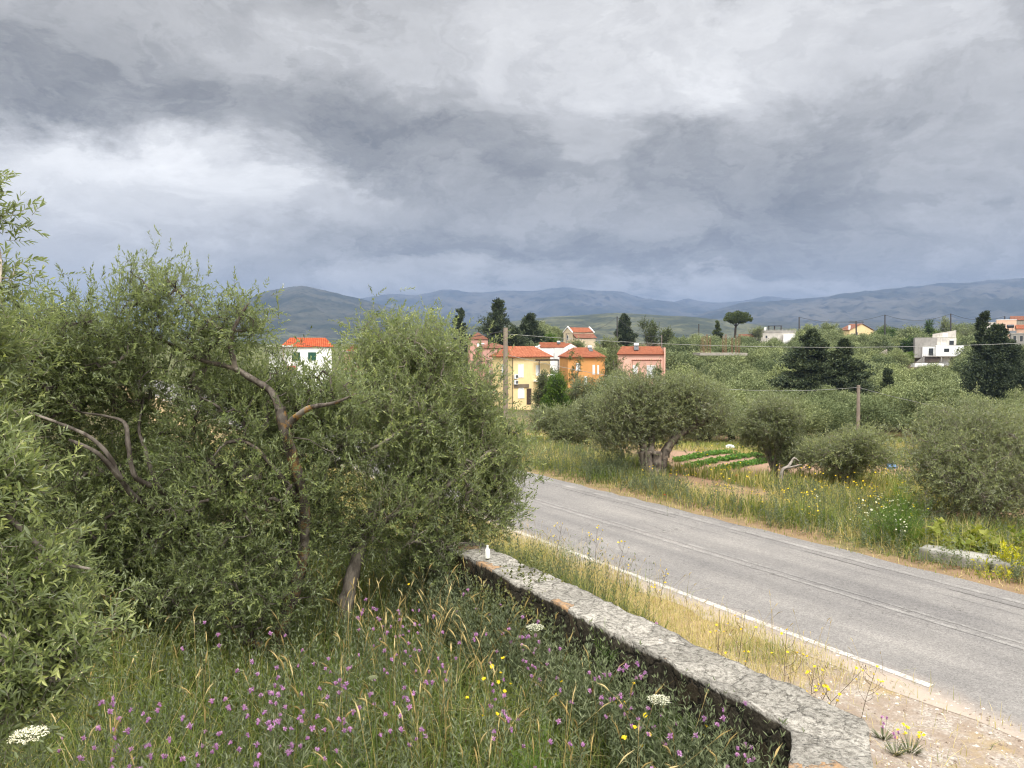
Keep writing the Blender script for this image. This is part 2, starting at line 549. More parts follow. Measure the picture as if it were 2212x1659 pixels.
# ------------------------------------------------------------------ hills and mountains
def ridge(name, prof, D, depth, m_, rough=.06, seed=0, nx=260, nyy=60, foot=-12, nscale=1.0):
    prof = np.array(prof, float)
    qx = np.linspace(prof[0, 0], prof[-1, 0], nx)
    qy = np.interp(qx, prof[:, 0], prof[:, 1])
    k = np.ones(5) / 5
    qy = np.convolve(np.pad(qy, 2, 'edge'), k, 'valid')
    X = (qx - CX) / F * D
    H = CAMZ + (750.0 - qy) / F * D
    T = np.linspace(-1, .5, nyy)
    P = np.zeros((nyy, nx, 3))
    hmax = H.max()
    for j, t in enumerate(T):
        y = D + t * depth
        sh = (1 - abs(t) ** 1.15) if t < 0 else 1 - (t / .5) ** 2 * .9
        spread = 1 + .0 * t
        for i in range(nx):
            p = Vector((X[i] / (D * .05) * nscale, y / (D * .05) * nscale, seed * 7.1))
            nz = mnoise.ridged_multi_fractal(p * .9, .9, 2.1, 5, 1.0, 2.0, noise_basis='PERLIN_ORIGINAL') * .5 - .45
            w = (1 - abs(t)) if t < 0 else 1.0
            flank = (1 - (1 - abs(t)) ** 2)
            h = foot + (H[i] - foot) * sh + hmax * rough * nz * (.25 + 1.9 * flank * (1 - abs(t)) * 2.2)
            P[j, i] = (X[i] * (y / D if t < 0 else 1), y, h)
    i = (np.arange(nyy - 1)[:, None] * nx + np.arange(nx - 1)[None]).ravel()
    G = Geo(); G.add(P.reshape(-1, 3), np.stack([i, i + 1, i + nx + 1, i + nx], -1))
    return tag(G.build(name, m_, smooth=True), kind="structure")


def m_hill(dark, light, sc, dot):
    def f(q):
        pos = q.n('ShaderNodeNewGeometry').outputs['Position']
        a = q.noise(pos, sc, 8, .65)
        b = q.vor(pos, dot, 'F1')
        b2 = q.noise(pos, sc * 6, 6, .7)
        c = q.mix(q.mr(a, .38, .62), dark, light)
        c = q.mix(q.m('MULTIPLY', q.mr(b, .55, .25), q.mr(b2, .38, .6)), c, tuple(v * .5 for v in dark))
        return pbsdf(q, c, .95, .1, q.m('ADD', b2, a), .8, 6.0 / max(dot * 40, .2))
    return f


M_SCRUB = mat("hill_scrub", m_hill((.02, .026, .016), (.07, .068, .048), .004, .035))
M_ROCK = mat("mountain_rock", m_hill((.025, .03, .022), (.095, .09, .075), .0016, .012))
M_GROVE = mat("hill_grove", m_hill((.035, .042, .022), (.11, .11, .055), .008, .07))
ridge("mountain", [(300, 760), (500, 668), (640, 655), (780, 646), (850, 636), (905, 640), (960, 626), (1030, 634), (1100, 628), (1160, 630), (1225, 619), (1290, 630), (1335, 630), (1400, 648), (1470, 655), (1540, 668), (1640, 684), (1760, 705), (1900, 740)], 8000, 3400, M_ROCK, .10, 1)
ridge("mountain", [(1360, 700), (1430, 662), (1480, 645), (1520, 652), (1560, 655), (1610, 648), (1650, 640), (1700, 645), (1760, 650), (1900, 690), (2000, 740)], 8600, 2000, M_ROCK, .09, 2, 160, 40)
ridge("mountain", [(1420, 740), (1500, 684), (1560, 668), (1600, 655), (1650, 653), (1700, 650), (1760, 646), (1830, 634), (1880, 629), (1950, 622), (2010, 615), (2100, 610), (2212, 602), (2400, 590), (2700, 600), (3000, 700)], 6000, 3000, M_ROCK, .08, 3)
ridge("hill", [(120, 770), (330, 735), (430, 695), (510, 660), (545, 644), (575, 630), (610, 625), (640, 619), (662, 619), (700, 627), (740, 638), (775, 645), (800, 652), (850, 668), (900, 676), (960, 692), (1040, 705), (1150, 718), (1260, 740)], 4200, 2000, M_SCRUB, .07, 4)
ridge("hill", [(820, 740), (950, 715), (1060, 700), (1140, 690), (1200, 684), (1270, 680), (1330, 676), (1390, 679), (1440, 682), (1500, 685), (1560, 692), (1640, 702), (1760, 716), (1900, 740)], 2300, 1000, M_GROVE, .05, 5)
ridge("hill", [(1350, 740), (1480, 712), (1580, 700), (1680, 694), (1760, 698), (1830, 692), (1930, 697), (2030, 690), (2150, 694), (2300, 688), (2500, 690), (2700, 740)], 3600, 1300, M_SCRUB, .05, 6)
ridge("hill", [(200, 745), (380, 716), (520, 708), (620, 702), (720, 712), (850, 716), (1000, 722), (1150, 745)], 2900, 900, M_GROVE, .05, 7, 160, 40)

# the air: one closed box of even haze round the camera and the whole scene
G = Geo(); G.box(-12500, 12500, -60, 11500, -14, 620)
def m_haze(q):
    v = q.n('ShaderNodeVolumePrincipled')
    v.inputs['Color'].default_value = (.255, .36, .58, 1)
    v.inputs['Density'].default_value = HAZE if 'HAZE' in globals() else (.000145)
    v.inputs['Anisotropy'].default_value = .1
    return v.outputs[0]
hz = bpy.data.materials.new("haze_air"); hz.use_nodes = True
q = NG(hz.node_tree); o_ = q.n('ShaderNodeOutputMaterial'); q.t.links.new(m_haze(q), o_.inputs['Volume'])
hz.cycles.homogeneous_volume = True
hzo = tag(G.build("haze", hz), kind="stuff")
# ------------------------------------------------------------------ stone wall with the bottle on it
def m_wall(q):
    pos = q.n('ShaderNodeNewGeometry').outputs['Position']
    nrmz = q.sep(q.n('ShaderNodeNewGeometry').outputs['Normal'])[2]
    warp = q.vm('ADD', pos, q.vm('SCALE', q.noise(pos, 5.0, 4, .6, col=True)))
    warp.node.inputs[1].links[0].from_node.inputs[3].default_value = .22
    st = q.vor(warp, 4.2, 'F1', 'Color')
    ed = q.vor(warp, 4.2, 'DISTANCE_TO_EDGE')
    n1 = q.noise(pos, 22, 9, .74)
    n2 = q.noise(pos, 55, 6, .72)
    n3 = q.noise(pos, 2.6, 5, .6)
    pits = q.noise(q.vm('MULTIPLY', pos, (1.0, 1.0, 3.0)), 30, 8, .75)
    lich = q.mix(q.mr(n1, .34, .62), (.16, .15, .13), (.42, .40, .36))
    lich = q.mix(q.m('MULTIPLY', q.mr(pits, .50, .38), .75), lich, (.07, .064, .055))
    lich = q.mix(q.m('MULTIPLY', q.mr(n2, .5, .62), .5), lich, (.56, .55, .50))
    s0 = q.sep(st)
    lich = q.mix(1.0, lich, q.ramp(s0[0], [(0, (.72, .71, .69)), (1, (1.15, 1.13, 1.1))]), 'MULTIPLY')
    lich = q.mix(q.m('MULTIPLY', q.m('MULTIPLY', q.mr(s0[1], .90, .96), q.mr(n1, .38, .55)), .75), lich, (.42, .23, .09))
    lich = q.mix(q.m('MULTIPLY', q.mr(ed, .02, .004), q.m('MULTIPLY', q.mr(n3, .5, .66), .7)), lich, (.03, .027, .023))
    lich = q.mix(q.m('MULTIPLY', q.mr(n3, .58, .74), .4), lich, (.10, .095, .085))
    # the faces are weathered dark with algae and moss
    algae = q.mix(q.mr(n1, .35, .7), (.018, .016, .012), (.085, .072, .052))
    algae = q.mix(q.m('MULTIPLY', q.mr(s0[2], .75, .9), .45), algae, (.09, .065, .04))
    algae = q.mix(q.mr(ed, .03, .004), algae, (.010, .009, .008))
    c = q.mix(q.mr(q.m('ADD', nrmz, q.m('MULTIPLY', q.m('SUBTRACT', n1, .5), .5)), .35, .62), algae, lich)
    h = q.m('ADD', q.m('MULTIPLY', q.mr(ed, 0, .07), .6), q.m('ADD', q.m('MULTIPLY', n1, .7), q.m('MULTIPLY', pits, .6)))
    return pbsdf(q, c, .95, .15, h, .9, .03)


WT = 1.2
in_top = [at(1712, 1700, 4.10), gp(1712, 1563, WT), gp(1360, 1383, WT), gp(1006, 1200, WT), gp(940, 1166, WT)]
out_top = [at(1890, 1700, 4.02), gp(1868, 1551, WT), gp(1460, 1366, WT), gp(1058, 1180, WT), gp(985, 1146, WT)]
A_ = np.array([[p[0], p[1]] for p in in_top]); B_ = np.array([[p[0], p[1]] for p in out_top])
A_[0] = A_[1] + (gp(1706, 1659, WT)[:2] - A_[1]) * 6; B_[0] = B_[1] + (gp(1886, 1659, WT)[:2] - B_[1]) * 6


def poly_res(P, step):
    seg = np.linalg.norm(np.diff(P, axis=0), axis=1)
    out = [np.linspace(P[i], P[i + 1], max(2, int(np.ceil(seg[i] / step))), endpoint=False) for i in range(len(seg))]
    return np.vstack(out + [P[-1:]])


def wall_mesh(A_, B_, ztop, zb_in, zb_out, step, nw, rough, seed):
    m_ = [max(2, int(np.ceil(np.linalg.norm(A_[i + 1] - A_[i]) / step))) for i in range(len(A_) - 1)]
    a = np.vstack([np.linspace(A_[i], A_[i + 1], m_[i], endpoint=False) for i in range(len(m_))] + [A_[-1:]])
    b = np.vstack([np.linspace(B_[i], B_[i + 1], m_[i], endpoint=False) for i in range(len(m_))] + [B_[-1:]])
    N = len(a); nv = 14
    prof = []
    for k in range(nv): prof.append((0.0, k / nv))            # up the inner face
    for k in range(nw + 1): prof.append((k / nw, 1.0))          # across the top
    for k in range(nv): prof.append((1.0, 1 - (k + 1) / nv))    # down the outer face
    M = len(prof)
    P = np.zeros((N, M, 3))
    ztop = np.broadcast_to(np.asarray(ztop, float), (N,)) if np.ndim(ztop) < 1 else np.interp(np.linspace(0, 1, N), np.linspace(0, 1, len(ztop)), ztop)
    for i in range(N):
        for j, (w, h) in enumerate(prof):
            xy = a[i] * (1 - w) + b[i] * w
            zb = zb_in * (1 - w) + zb_out * w
            p = Vector((xy[0], xy[1], zb + (ztop[i] - zb) * h))
            cell = mnoise.cell_vector(Vector((p.x * 3.1 + seed, p.y * 3.1, p.z * 3.4 if 0 < h < 1 else 9)))
            d = Vector((mnoise.fractal(p * 3.0 + Vector((seed, 0, 0)), .9, 2.1, 5), mnoise.fractal(p * 3.0 + Vector((0, seed, 7)), .9, 2.1, 5), mnoise.fractal(p * 4.0 + Vector((3, 5, seed)), .8, 2.1, 6)))
            s_ = rough * (1.0 if h < 1 else .8)
            P[i, j] = (p.x + d.x * s_, p.y + d.y * s_, p.z + (d.z * rough * .8 + (cell.x - .5) * rough * .5))
    i = (np.arange(N - 1)[:, None] * M + np.arange(M - 1)[None]).ravel()
    G = Geo(); G.add(P.reshape(-1, 3), np.stack([i, i + M, i + M + 1, i + 1], -1))
    for e, rev in ((0, True), (N - 1, False)):
        idx = [e * M + j for j in range(M)]
        G.f.append(np.array([idx if rev else idx[::-1]])); G.mi.append(np.zeros(1, np.int32))
    return G


wm = mat("lichen_stone", m_wall)
tag(wall_mesh(A_, B_, WT - .01, .2, -.1, .03, 20, .026, 3.3).build("stone_wall", wm, smooth=True),
    "old lichen covered stone wall running beside the road, dark inner face, broad flat top", "wall")

# white plastic bottle
bp = gp(1053, 1206, WT + .005)
e_ = empty("bottle", bp); e_.scale = (.62, .62, .62)
tag(e_, "white plastic bottle standing on the far end of the stone wall", "bottle")
G = Geo()
prof = [(0, .0), (.040, .002), (.043, .012), (.043, .115), (.041, .135), (.032, .158), (.020, .178), (.015, .190), (.015, .200), (.0, .200)]
th = np.arange(20) * 2 * math.pi / 20
V = np.array([[(r * math.cos(t), r * math.sin(t), z) for t in th] for r, z in prof])
i = (np.arange(len(prof) - 1)[:, None] * 20 + np.arange(20)[None]); j = (np.arange(len(prof) - 1)[:, None] * 20 + (np.arange(20)[None] + 1) % 20)
G.add(V.reshape(-1, 3), np.stack([i, j, j + 20, i + 20], -1).reshape(-1, 4))
G.build("bottle_body", plain("white_plastic", (.78, .79, .72), .35, .05), e_, True)
G = Geo(); G.tube([(0, 0, .198), (0, 0, .222)], .018, 14); G.build("cap", plain("pale_cap", (.80, .80, .74), .4, .03), e_)

# low concrete wall across the road
q1, q2 = gp(1984, 1182, .18), gp(2300, 1240, .18)
r1, r2 = q1[:2] + RN * .34 + RS * .05, q2[:2] + RN * .34
lw = wall_mesh(np.array([q1[:2], (q1[:2] + q2[:2]) / 2, q2[:2]]), np.array([r1, (r1 + r2) / 2, r2]), .18, -.6, -.6, .06, 6, .018, 8.8)
lwm = plain("old_concrete", (.30, .29, .26), .95, .35, 4.0, .15, .6, 30)
tag(lw.build("low_wall", lwm, smooth=True), "low grey concrete wall at the far road edge with vine leaves over it", "wall")

# ------------------------------------------------------------------ houses
def z1(zx, zy): return ((1100 + zx / 3.456) * .8640625, (680 + zy / 3.456) * .8640625)
def z2(zx, zy): return ((1700 + zx / 2.572) * .8640625, (680 + zy / 2.572) * .8640625)
def z3(zx, zy): return ((560 + zx / 3.253) * .8640625, (680 + zy / 3.253) * .8640625)
def z4(zx, zy): return ((2100 + zx / 3.95) * .8640625, (680 + zy / 3.95) * .8640625)


def plaster(name, col, dirt=.18):
    def f(q):
        v = q.n('ShaderNodeNewGeometry').outputs['Position']
        n1 = q.noise(v, .7, 6, .65); n2 = q.noise(q.vm('MULTIPLY', v, (3.0, 3.0, .35)), 1.0, 5, .6)
        c = q.mix(1.0, col, q.ramp(n1, [(.3, (1 - dirt,) * 3), (.65, (1.06,) * 3)]), 'MULTIPLY')
        c = q.mix(q.m('MULTIPLY', q.mr(n2, .52, .72), dirt * 1.6), c, (.16, .14, .11))
        return pbsdf(q, c, .9, .2, q.noise(v, 12, 4), .2, .02)
    return mat(name, f)


def m_tiles(col, col2):
    def f(q):
        uv = q.n('ShaderNodeUVMap').outputs[0]
        u, v, _ = q.sep(uv)
        w = q.m('SINE', q.m('MULTIPLY', u, 2 * math.pi / .30))
        r = q.m('FRACT', q.m('DIVIDE', v, .38))
        n1 = q.noise(uv, 1.1, 6, .65)
        cell = q.vor(q.xyz(q.m('DIVIDE', u, .30), q.m('DIVIDE', v, .38), 0.0), 1.0, 'F1', 'Color', .3)
        c = q.mix(q.sep(cell)[0], col, col2)
        c = q.mix(1.0, c, q.ramp(n1, [(.3, (.78, .76, .76)), (.7, (1.12, 1.1, 1.08))]), 'MULTIPLY')
        c = q.mix(q.m('MULTIPLY', q.mr(q.noise(uv, .55, 7, .7), .55, .70), .35), c, (.17, .12, .09))
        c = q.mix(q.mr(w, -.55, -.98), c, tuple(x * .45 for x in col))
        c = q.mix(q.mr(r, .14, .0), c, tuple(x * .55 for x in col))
        return pbsdf(q, c, .85, .2, q.m('ADD', w, q.m('MULTIPLY', r, .6)), 1.0, .06)
    return mat("roof_tiles", f)


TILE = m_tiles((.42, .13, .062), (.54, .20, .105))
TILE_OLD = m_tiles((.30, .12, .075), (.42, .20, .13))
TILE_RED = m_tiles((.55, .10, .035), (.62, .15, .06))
WHITE = plaster("white_paint", (.80, .80, .78), .06)
SHUT = plain("white_shutter", (.72, .74, .74), .6, .06)
DARKW = plain("dark_wood", (.06, .04, .03), .7)
DARKG = plain("dark_glass", (.035, .04, .045), .2, .2, spec=.5)
GREENS = plain("green_shutter", (.02, .075, .05), .6)
METAL = plain("galvanised_metal", (.60, .62, .63), .35, .1, metal=.3)
GREYC = plaster("raw_concrete", (.36, .34, .31), .3)


def roof_geo(kind, w, d, h, rise, o=.35, th=.14, kx=None):
    """hip / gable_x / gable_y / shed roof over (0..w, 0..d), eave at h; returns faces with uv in metres"""
    x0, x1, y0, y1 = -o, w + o, -o, d + o
    top = {}
    if kind == 'hip':
        k = min(x1 - x0, y1 - y0) / 2
        if kx: k = kx
        if kx or (x1 - x0) >= (y1 - y0): ra, rb = (x0 + k, (y0 + y1) / 2), (x1 - k, (y0 + y1) / 2)
        else: ra, rb = ((x0 + x1) / 2, y0 + k), ((x0 + x1) / 2, y1 - k)
        c = [(x0, y0, h), (x1, y0, h), (x1, y1, h), (x0, y1, h)]
        R1, R2 = (ra[0], ra[1], h + rise), (rb[0], rb[1], h + rise)
        if kx or (x1 - x0) >= (y1 - y0):
            fs = [[c[0], c[1], R2, R1], [c[2], c[3], R1, R2], [c[1], c[2], R2], [c[3], c[0], R1]]
        else:
            fs = [[c[0], c[1], R1], [c[1], c[2], R2, R1], [c[2], c[3], R2], [c[3], c[0], R1, R2]]
    elif kind == 'gable_x':                 # ridge along x
        ym = (y0 + y1) / 2
        R1, R2 = (x0, ym, h + rise), (x1, ym, h + rise)
        fs = [[(x0, y0, h), (x1, y0, h), R2, R1], [(x1, y1, h), (x0, y1, h), R1, R2]]
    elif kind == 'gable_y':
        xm = (x0 + x1) / 2
        R1, R2 = (xm, y0, h + rise), (xm, y1, h + rise)
        fs = [[(x1, y0, h), (x1, y1, h), R2, R1], [(x0, y1, h), (x0, y0, h), R1, R2]]
    else:                                   # shed rising to the back
        fs = [[(x0, y0, h), (x1, y0, h), (x1, y1, h + rise), (x0, y1, h + rise)]]
    return fs, th


def build_roof(fs, th, m_, parent, name="roof"):
    verts, faces, uvs = [], [], []
    for f in fs:
        f = [np.array(p, float) for p in f]
        e = f[1] - f[0]; e /= np.linalg.norm(e)
        nn = np.cross(e, f[2] - f[0]); nn /= np.linalg.norm(nn)
        s_ = np.cross(nn, e)
        b = len(verts)
        k = len(f)
        uv = [((p - f[0]) @ e, (p - f[0]) @ s_) for p in f]
        verts += [p + np.array([0, 0, th]) for p in f] + [p.copy() for p in f]
        faces.append(list(range(b, b + k))); uvs += uv
        faces.append(list(range(b + 2 * k - 1, b + k - 1, -1))); uvs += uv[::-1]
        for i in range(k):
            j = (i + 1) % k
            if abs(f[i][2] - f[j][2]) < 1e-6 and f[i][2] > min(p[2] for p in f) + 1e-3: continue
            faces.append([b + i, b + k + i, b + k + j, b + j]); uvs += [uv[i], uv[i], uv[j], uv[j]]
    me = bpy.data.meshes.new(name)
    me.from_pydata([tuple(v) for v in verts], [], faces)
    ul = me.uv_layers.new(name="UVMap")
    for l, uv in zip(ul.data, uvs): l.uv = uv
    me.materials.append(m_)
    o = bpy.data.objects.new(name, me); COL.objects.link(o); o.parent = parent
    return o


def house(name, label, corner_q, Z, theta, w, d, h, wallm, roof='hip', rise=1.6, roofm=None, over=.35, cat="house", eave_q=None, base=None, extra_wall=None, group=None, kx=None, scl=1.0, sx=1.0):
    """corner_q: picture x of the nearest vertical edge, eave_q: picture y of its eave; front runs right along +x, left side runs back"""
    p = at(corner_q, eave_q, Z)
    ez = p[2]
    base = ez - h * scl
    e = empty(name, (p[0], p[1], base), theta)
    tag(e, label, cat, group); e.scale = (scl * sx, scl, scl)
    G = Geo(); G.box(0, w, 0, d, -2.5 - (h / scl - h), h)
    if roof in ('gable_x', 'gable_y'):
        if roof == 'gable_x':
            rr = rise * (d / 2) / (d / 2 + over) + .02
            for x in (0, w - .2): 
                G.add([(x, .0, h), (x, d, h), (x, d / 2, h + rr), (x + .2, .0, h), (x + .2, d, h), (x + .2, d / 2, h + rr)], [(0, 2, 1)]); G.f.append(np.array([[3, 4, 5]]) + G.nv - 6); G.mi.append(np.zeros(1, np.int32))
        else:
            rr = rise * (w / 2) / (w / 2 + over) + .02
            for y in (0, d - .2):
                G.add([(0, y, h), (w, y, h), (w / 2, y, h + rr), (0, y + .2, h), (w, y + .2, h), (w / 2, y + .2, h + rr)], [(0, 1, 2)]); G.f.append(np.array([[3, 5, 4]]) + G.nv - 6); G.mi.append(np.zeros(1, np.int32))
    if extra_wall: extra_wall(G)
    G.build("wall", wallm, e)
    if roof and roof != 'flat':
        fs, th = roof_geo(roof, w, d, h + .002, rise, over, kx=kx)
        build_roof(fs, th, roofm or TILE, e)
    return e


def window(e, face, u, z, w, h, frame=None, pane=None, t=.09, name="window", arch=False, sub="pane"):
    """frame proud of the wall with its pane inside; face 'front' (y=0), 'left' (x=0)"""
    G, P = Geo(), Geo()
    def bx(g_, u0, u1, z0, z1_, d0, d1):
        if face == 'front': g_.box(u0, u1, d0, d1, z0, z1_)
        else: g_.box(d0, d1, u0, u1, z0, z1_)
    if not arch:
        bx(G, u - t, u, z - t, z + h + t, -.07, .03); bx(G, u + w, u + w + t, z - t, z + h + t, -.07, .03)
        bx(G, u, u + w, z - t, z, -.07, .03); bx(G, u, u + w, z + h, z + h + t, -.07, .03)
        bx(P, u, u + w, z, z + h, -.03, .02)
        bx(P, u + w / 2 - .02, u + w / 2 + .02, z, z + h, -.045, -.03)
    else:
        n = 12
        th = np.linspace(0, math.pi, n)
        def pt(r, a, y): return (u + w / 2 + r * math.cos(a), y, z + h + r * math.sin(a))
        r0, r1 = w / 2, w / 2 + t * 1.6
        bx(G, u - t * 1.6, u, z - t, z + h, -.08, .03); bx(G, u + w, u + w + t * 1.6, z - t, z + h, -.08, .03); bx(G, u, u + w, z - t, z, -.08, .03)
        for a, b in zip(th[:-1], th[1:]):
            G.add([pt(r0, a, -.08), pt(r1, a, -.08), pt(r1, b, -.08), pt(r0, b, -.08), pt(r0, a, .03), pt(r1, a, .03), pt(r1, b, .03), pt(r0, b, .03)],
                  [(0, 1, 2, 3), (1, 5, 6, 2), (0, 3, 7, 4)])
        bx(P, u, u + w, z, z + h, -.03, .02)
        for a, b in zip(th[:-1], th[1:]):
            P.add([pt(0, a, -.03), pt(r0, a, -.03), pt(r0, b, -.03)], [(0, 1, 2)])
    f = G.build(name, frame or WHITE, e)
    P.build(sub, pane or SHUT, f)
    return f


def tank(e, x, y, z, s=1.0, panel=True):
    """solar water heater: a lying tank on a frame with a tilted collector"""
    G = Geo(); G.tube([(x - .65 * s, y, z + .55 * s), (x - .6 * s, y, z + .55 * s), (x + .6 * s, y, z + .55 * s), (x + .65 * s, y, z + .55 * s)], [.12 * s, .26 * s, .26 * s, .12 * s], 14)
    for sx in (-.45, .45):
        G.tube([(x + sx * s, y, z - .2), (x + sx * s, y, z + .4 * s)], .03, 5)
    t_ = G.build("water_heater", METAL, e)
    if panel:
        P = Geo(); P.add([(x - .6 * s, y - .3 * s, z + .4 * s), (x + .6 * s, y - .3 * s, z + .4 * s), (x + .6 * s, y - 1.3 * s, z - .1 * s), (x - .6 * s, y - 1.3 * s, z - .1 * s),
                          (x - .6 * s, y - .3 * s, z + .32 * s), (x + .6 * s, y - .3 * s, z + .32 * s), (x + .6 * s, y - 1.3 * s, z - .18 * s), (x - .6 * s, y - 1.3 * s, z - .18 * s)],
                         [(0, 3, 2, 1), (4, 5, 6, 7), (0, 1, 5, 4), (2, 3, 7, 6), (0, 4, 7, 3), (1, 2, 6, 5)])
        P.build("collector_panel", DARKG, t_)
    return t_


R = math.radians
# yellow two storey house
YEL = plaster("yellow_plaster", (.80, .62, .33), .05)
sx, _ = z1(630, 740)
e = house("house", "pale yellow two storey house with hipped red tile roof and arched lower window", sx, 110, R(27), 7.2, 6.8, 6.75, YEL, 'hip', 1.5, TILE, .4, kx=1.5, sx=.85, eave_q=z1(630, 740)[1])
for v_, k_ in ((1.15, .95), ):
    window(e, 'front', 1.05, 4.0, .85, 1.75)
window(e, 'front', 4.45, 4.2, .62, 1.35)
window(e, 'left', 2.6, 4.1, .8, 1.6)
window(e, 'front', 1.05, 1.0, .95, .95, arch=True)
G = Geo(); G.box(.15, 3.0, -.12, -.002, 2.45, 2.95)
G.build("stone_band", plaster("brown_stone", (.22, .17, .12), .35), e)
G = Geo(); G.box(2.6, 3.5, -.06, -.004, 0, 2.3); G.build("door", DARKW, e)
for zz in (2.95, 3.75):
    G = Geo(); G.box(.12, .80, -.34, -.02, zz, zz + .62); a_ = G.build("air_conditioner", SHUT, e)
    P = Geo(); P.tube([(.56, -.355, zz + .31), (.56, -.341, zz + .31)], .24, 14); P.build("fan_grille", plain("fan_grey", (.10, .10, .10), .6), a_)
G = Geo(); G.box(4.0, 7.9, -1.5, -.4, 6.28, 6.42)
for px in (4.1, 7.8): G.box(px - .06, px + .06, -1.46, -1.34, 3.5, 6.28)
for k in range(9): G.box(4.1 + k * .45, 4.16 + k * .45, -1.6, -.3, 6.42, 6.5)
G.build("pergola", DARKW, e)
G = Geo(); G.box(3.9, 7.3, -1.55, -.01, 3.3, 3.45); 
for k in range(16): G.box(3.95 + k * .21, 3.98 + k * .21, -1.53, -1.50, 3.45, 4.3)
G.box(3.9, 7.3, -1.54, -1.49, 4.3, 4.36); G.build("balcony", WHITE, e)
G = Geo(); G.tube([(-.09, -.09, -1), (-.09, -.09, 6.7)], .06, 6); G.build("drainpipe", DARKW, e)

# orange house
ORG = plaster("orange_plaster", (.60, .30, .105), .06)
e = house("house", "deep orange house with hipped tile roof between the yellow and the pink house", z1(1105, 740)[0], 128, R(6), 11.8, 8.5, 5.6, ORG, 'hip', 1.55, TILE, .4, kx=3.6, sx=.53, eave_q=z1(1105, 740)[1])
window(e, 'front', 2.7, 3.55, 1.1, 1.05); window(e, 'front', 7.9, 2.9, .6, 1.4); window(e, 'front', 9.4, 2.9, .4, 1.35); window(e, 'front', 5.2, 1.0, .8, 1.4)
tank(e, 8.3, 3.6, 6.75, 1.05)

# pink house
PNK = plaster("pink_plaster", (.76, .46, .36), .05)
e = house("house", "salmon pink house with tiled roof and wooden pergola, rightmost of the village row", z1(1535, 716)[0], 126, R(-9), 13.9, 8, 6.2, PNK, 'hip', 1.25, TILE, .3, kx=1.2, sx=.535, eave_q=z1(1535, 716)[1])
window(e, 'front', 8.9, 2.6, 2.3, 1.75, t=.18); window(e, 'front', 4.7, 3.2, 1.2, 1.2, t=.14); window(e, 'front', .6, 1.4, .9, 1.8)
G = Geo()
G.box(4.2, 13.0, -2.2, -2.05, 5.25, 5.4)
for k in range(14): G.box(4.3 + k * .65, 4.4 + k * .65, -2.5, -.02, 5.4, 5.5)
for px in (4.4, 12.7): G.box(px - .08, px + .08, -2.2, -2.04, 2.0, 5.25)
for s_ in (0, .5): G.box(12.45 - s_, 12.62 - s_, -2.2, -2.05, 4.6 + s_ * .5, 4.75 + s_ * .5)
G.build("pergola", plain("red_brown_wood", (.20, .07, .04), .7), e)
G = Geo(); G.box(13.9, 14.25, -.4, 8, -2, 7.4); G.build("side_wall", PNK, e)
tank(e, 5.6, 3.0, 7.15, 1.2)

# white house with a gable behind the yellow one
e = house("house", "white house with red tile roof and pointed white gable behind the yellow house", z1(1070, 655)[0], 150, R(38), 8.6, 9.0, 6.0, WHITE, 'gable_y', 1.9, TILE, .05, scl=.44, eave_q=z1(1070, 655)[1])
e.rotation_euler[2] = R(40)
# long wing running left from the gable
p0 = at(z1(868, 655)[0], z1(868, 655)[1], 152)
e2 = house("wing_house", "white low wing under a red tile roof, joined left of the white gable", z1(868, 655)[0], 152, R(2), 11.5, 7, 6.0, WHITE, 'gable_x', 2.5, TILE, .25, scl=.42, eave_q=z1(868, 655)[1])
window(e2, 'front', 7.4, 1.0, 1.3, 2.4, frame=WHITE, pane=DARKG); 
for u in (6.1, 9.1):
    G = Geo(); G.box(u, u + 1.0, -.1, -.02, .9, 3.5); G.build("shutter", plain("grey_shutter", (.42, .41, .40), .7), e2)
tank(e2, 8.8, 3.4, 8.2, 1.3)
G = Geo(); G.tube([(-2.6, .2, 6.2), (-1.2, 0, 6.4), (-.2, 0, 7.3)], [.35, .5, .3], 8); G.box(-3, .1, -.1, .4, 5.4, 6.3); G.build("parapet", WHITE, e2)

# pink houses left of the yellow one
PNK2 = plaster("dusty_pink", (.55, .30, .25), .10)
e = house("house", "dusty pink house with low tile roof just left of the yellow house", z1(370, 620)[0], 140, R(18), 9, 8, 6, PNK2, 'hip', 1.5, TILE_OLD, .3, scl=.6, eave_q=z1(390, 660)[1])
tank(e, .5, 2.5, 6.8, 1.0, False)
window(e, 'front', 3.0, 2.6, .9, 1.2)
e = house("house", "old house with a dull red hipped roof below the dark pines", z1(262, 580)[0], 165, R(10), 7.5, 7.5, 6, PNK2, 'hip', 3.0, TILE_OLD, .4, scl=.5, eave_q=z1(262, 582)[1])
window(e, 'front', 3, 3, 1, 1.3)
e = house("house", "house with an orange tile roof half hidden behind the olive crown", z3(975, 640)[0], 120, R(10), 5.0, 6, 6, PNK2, 'hip', 1.9, TILE, .3, scl=.6, eave_q=z3(975, 655)[1])
window(e, 'front', 2, 2.6, .9, 1.2)

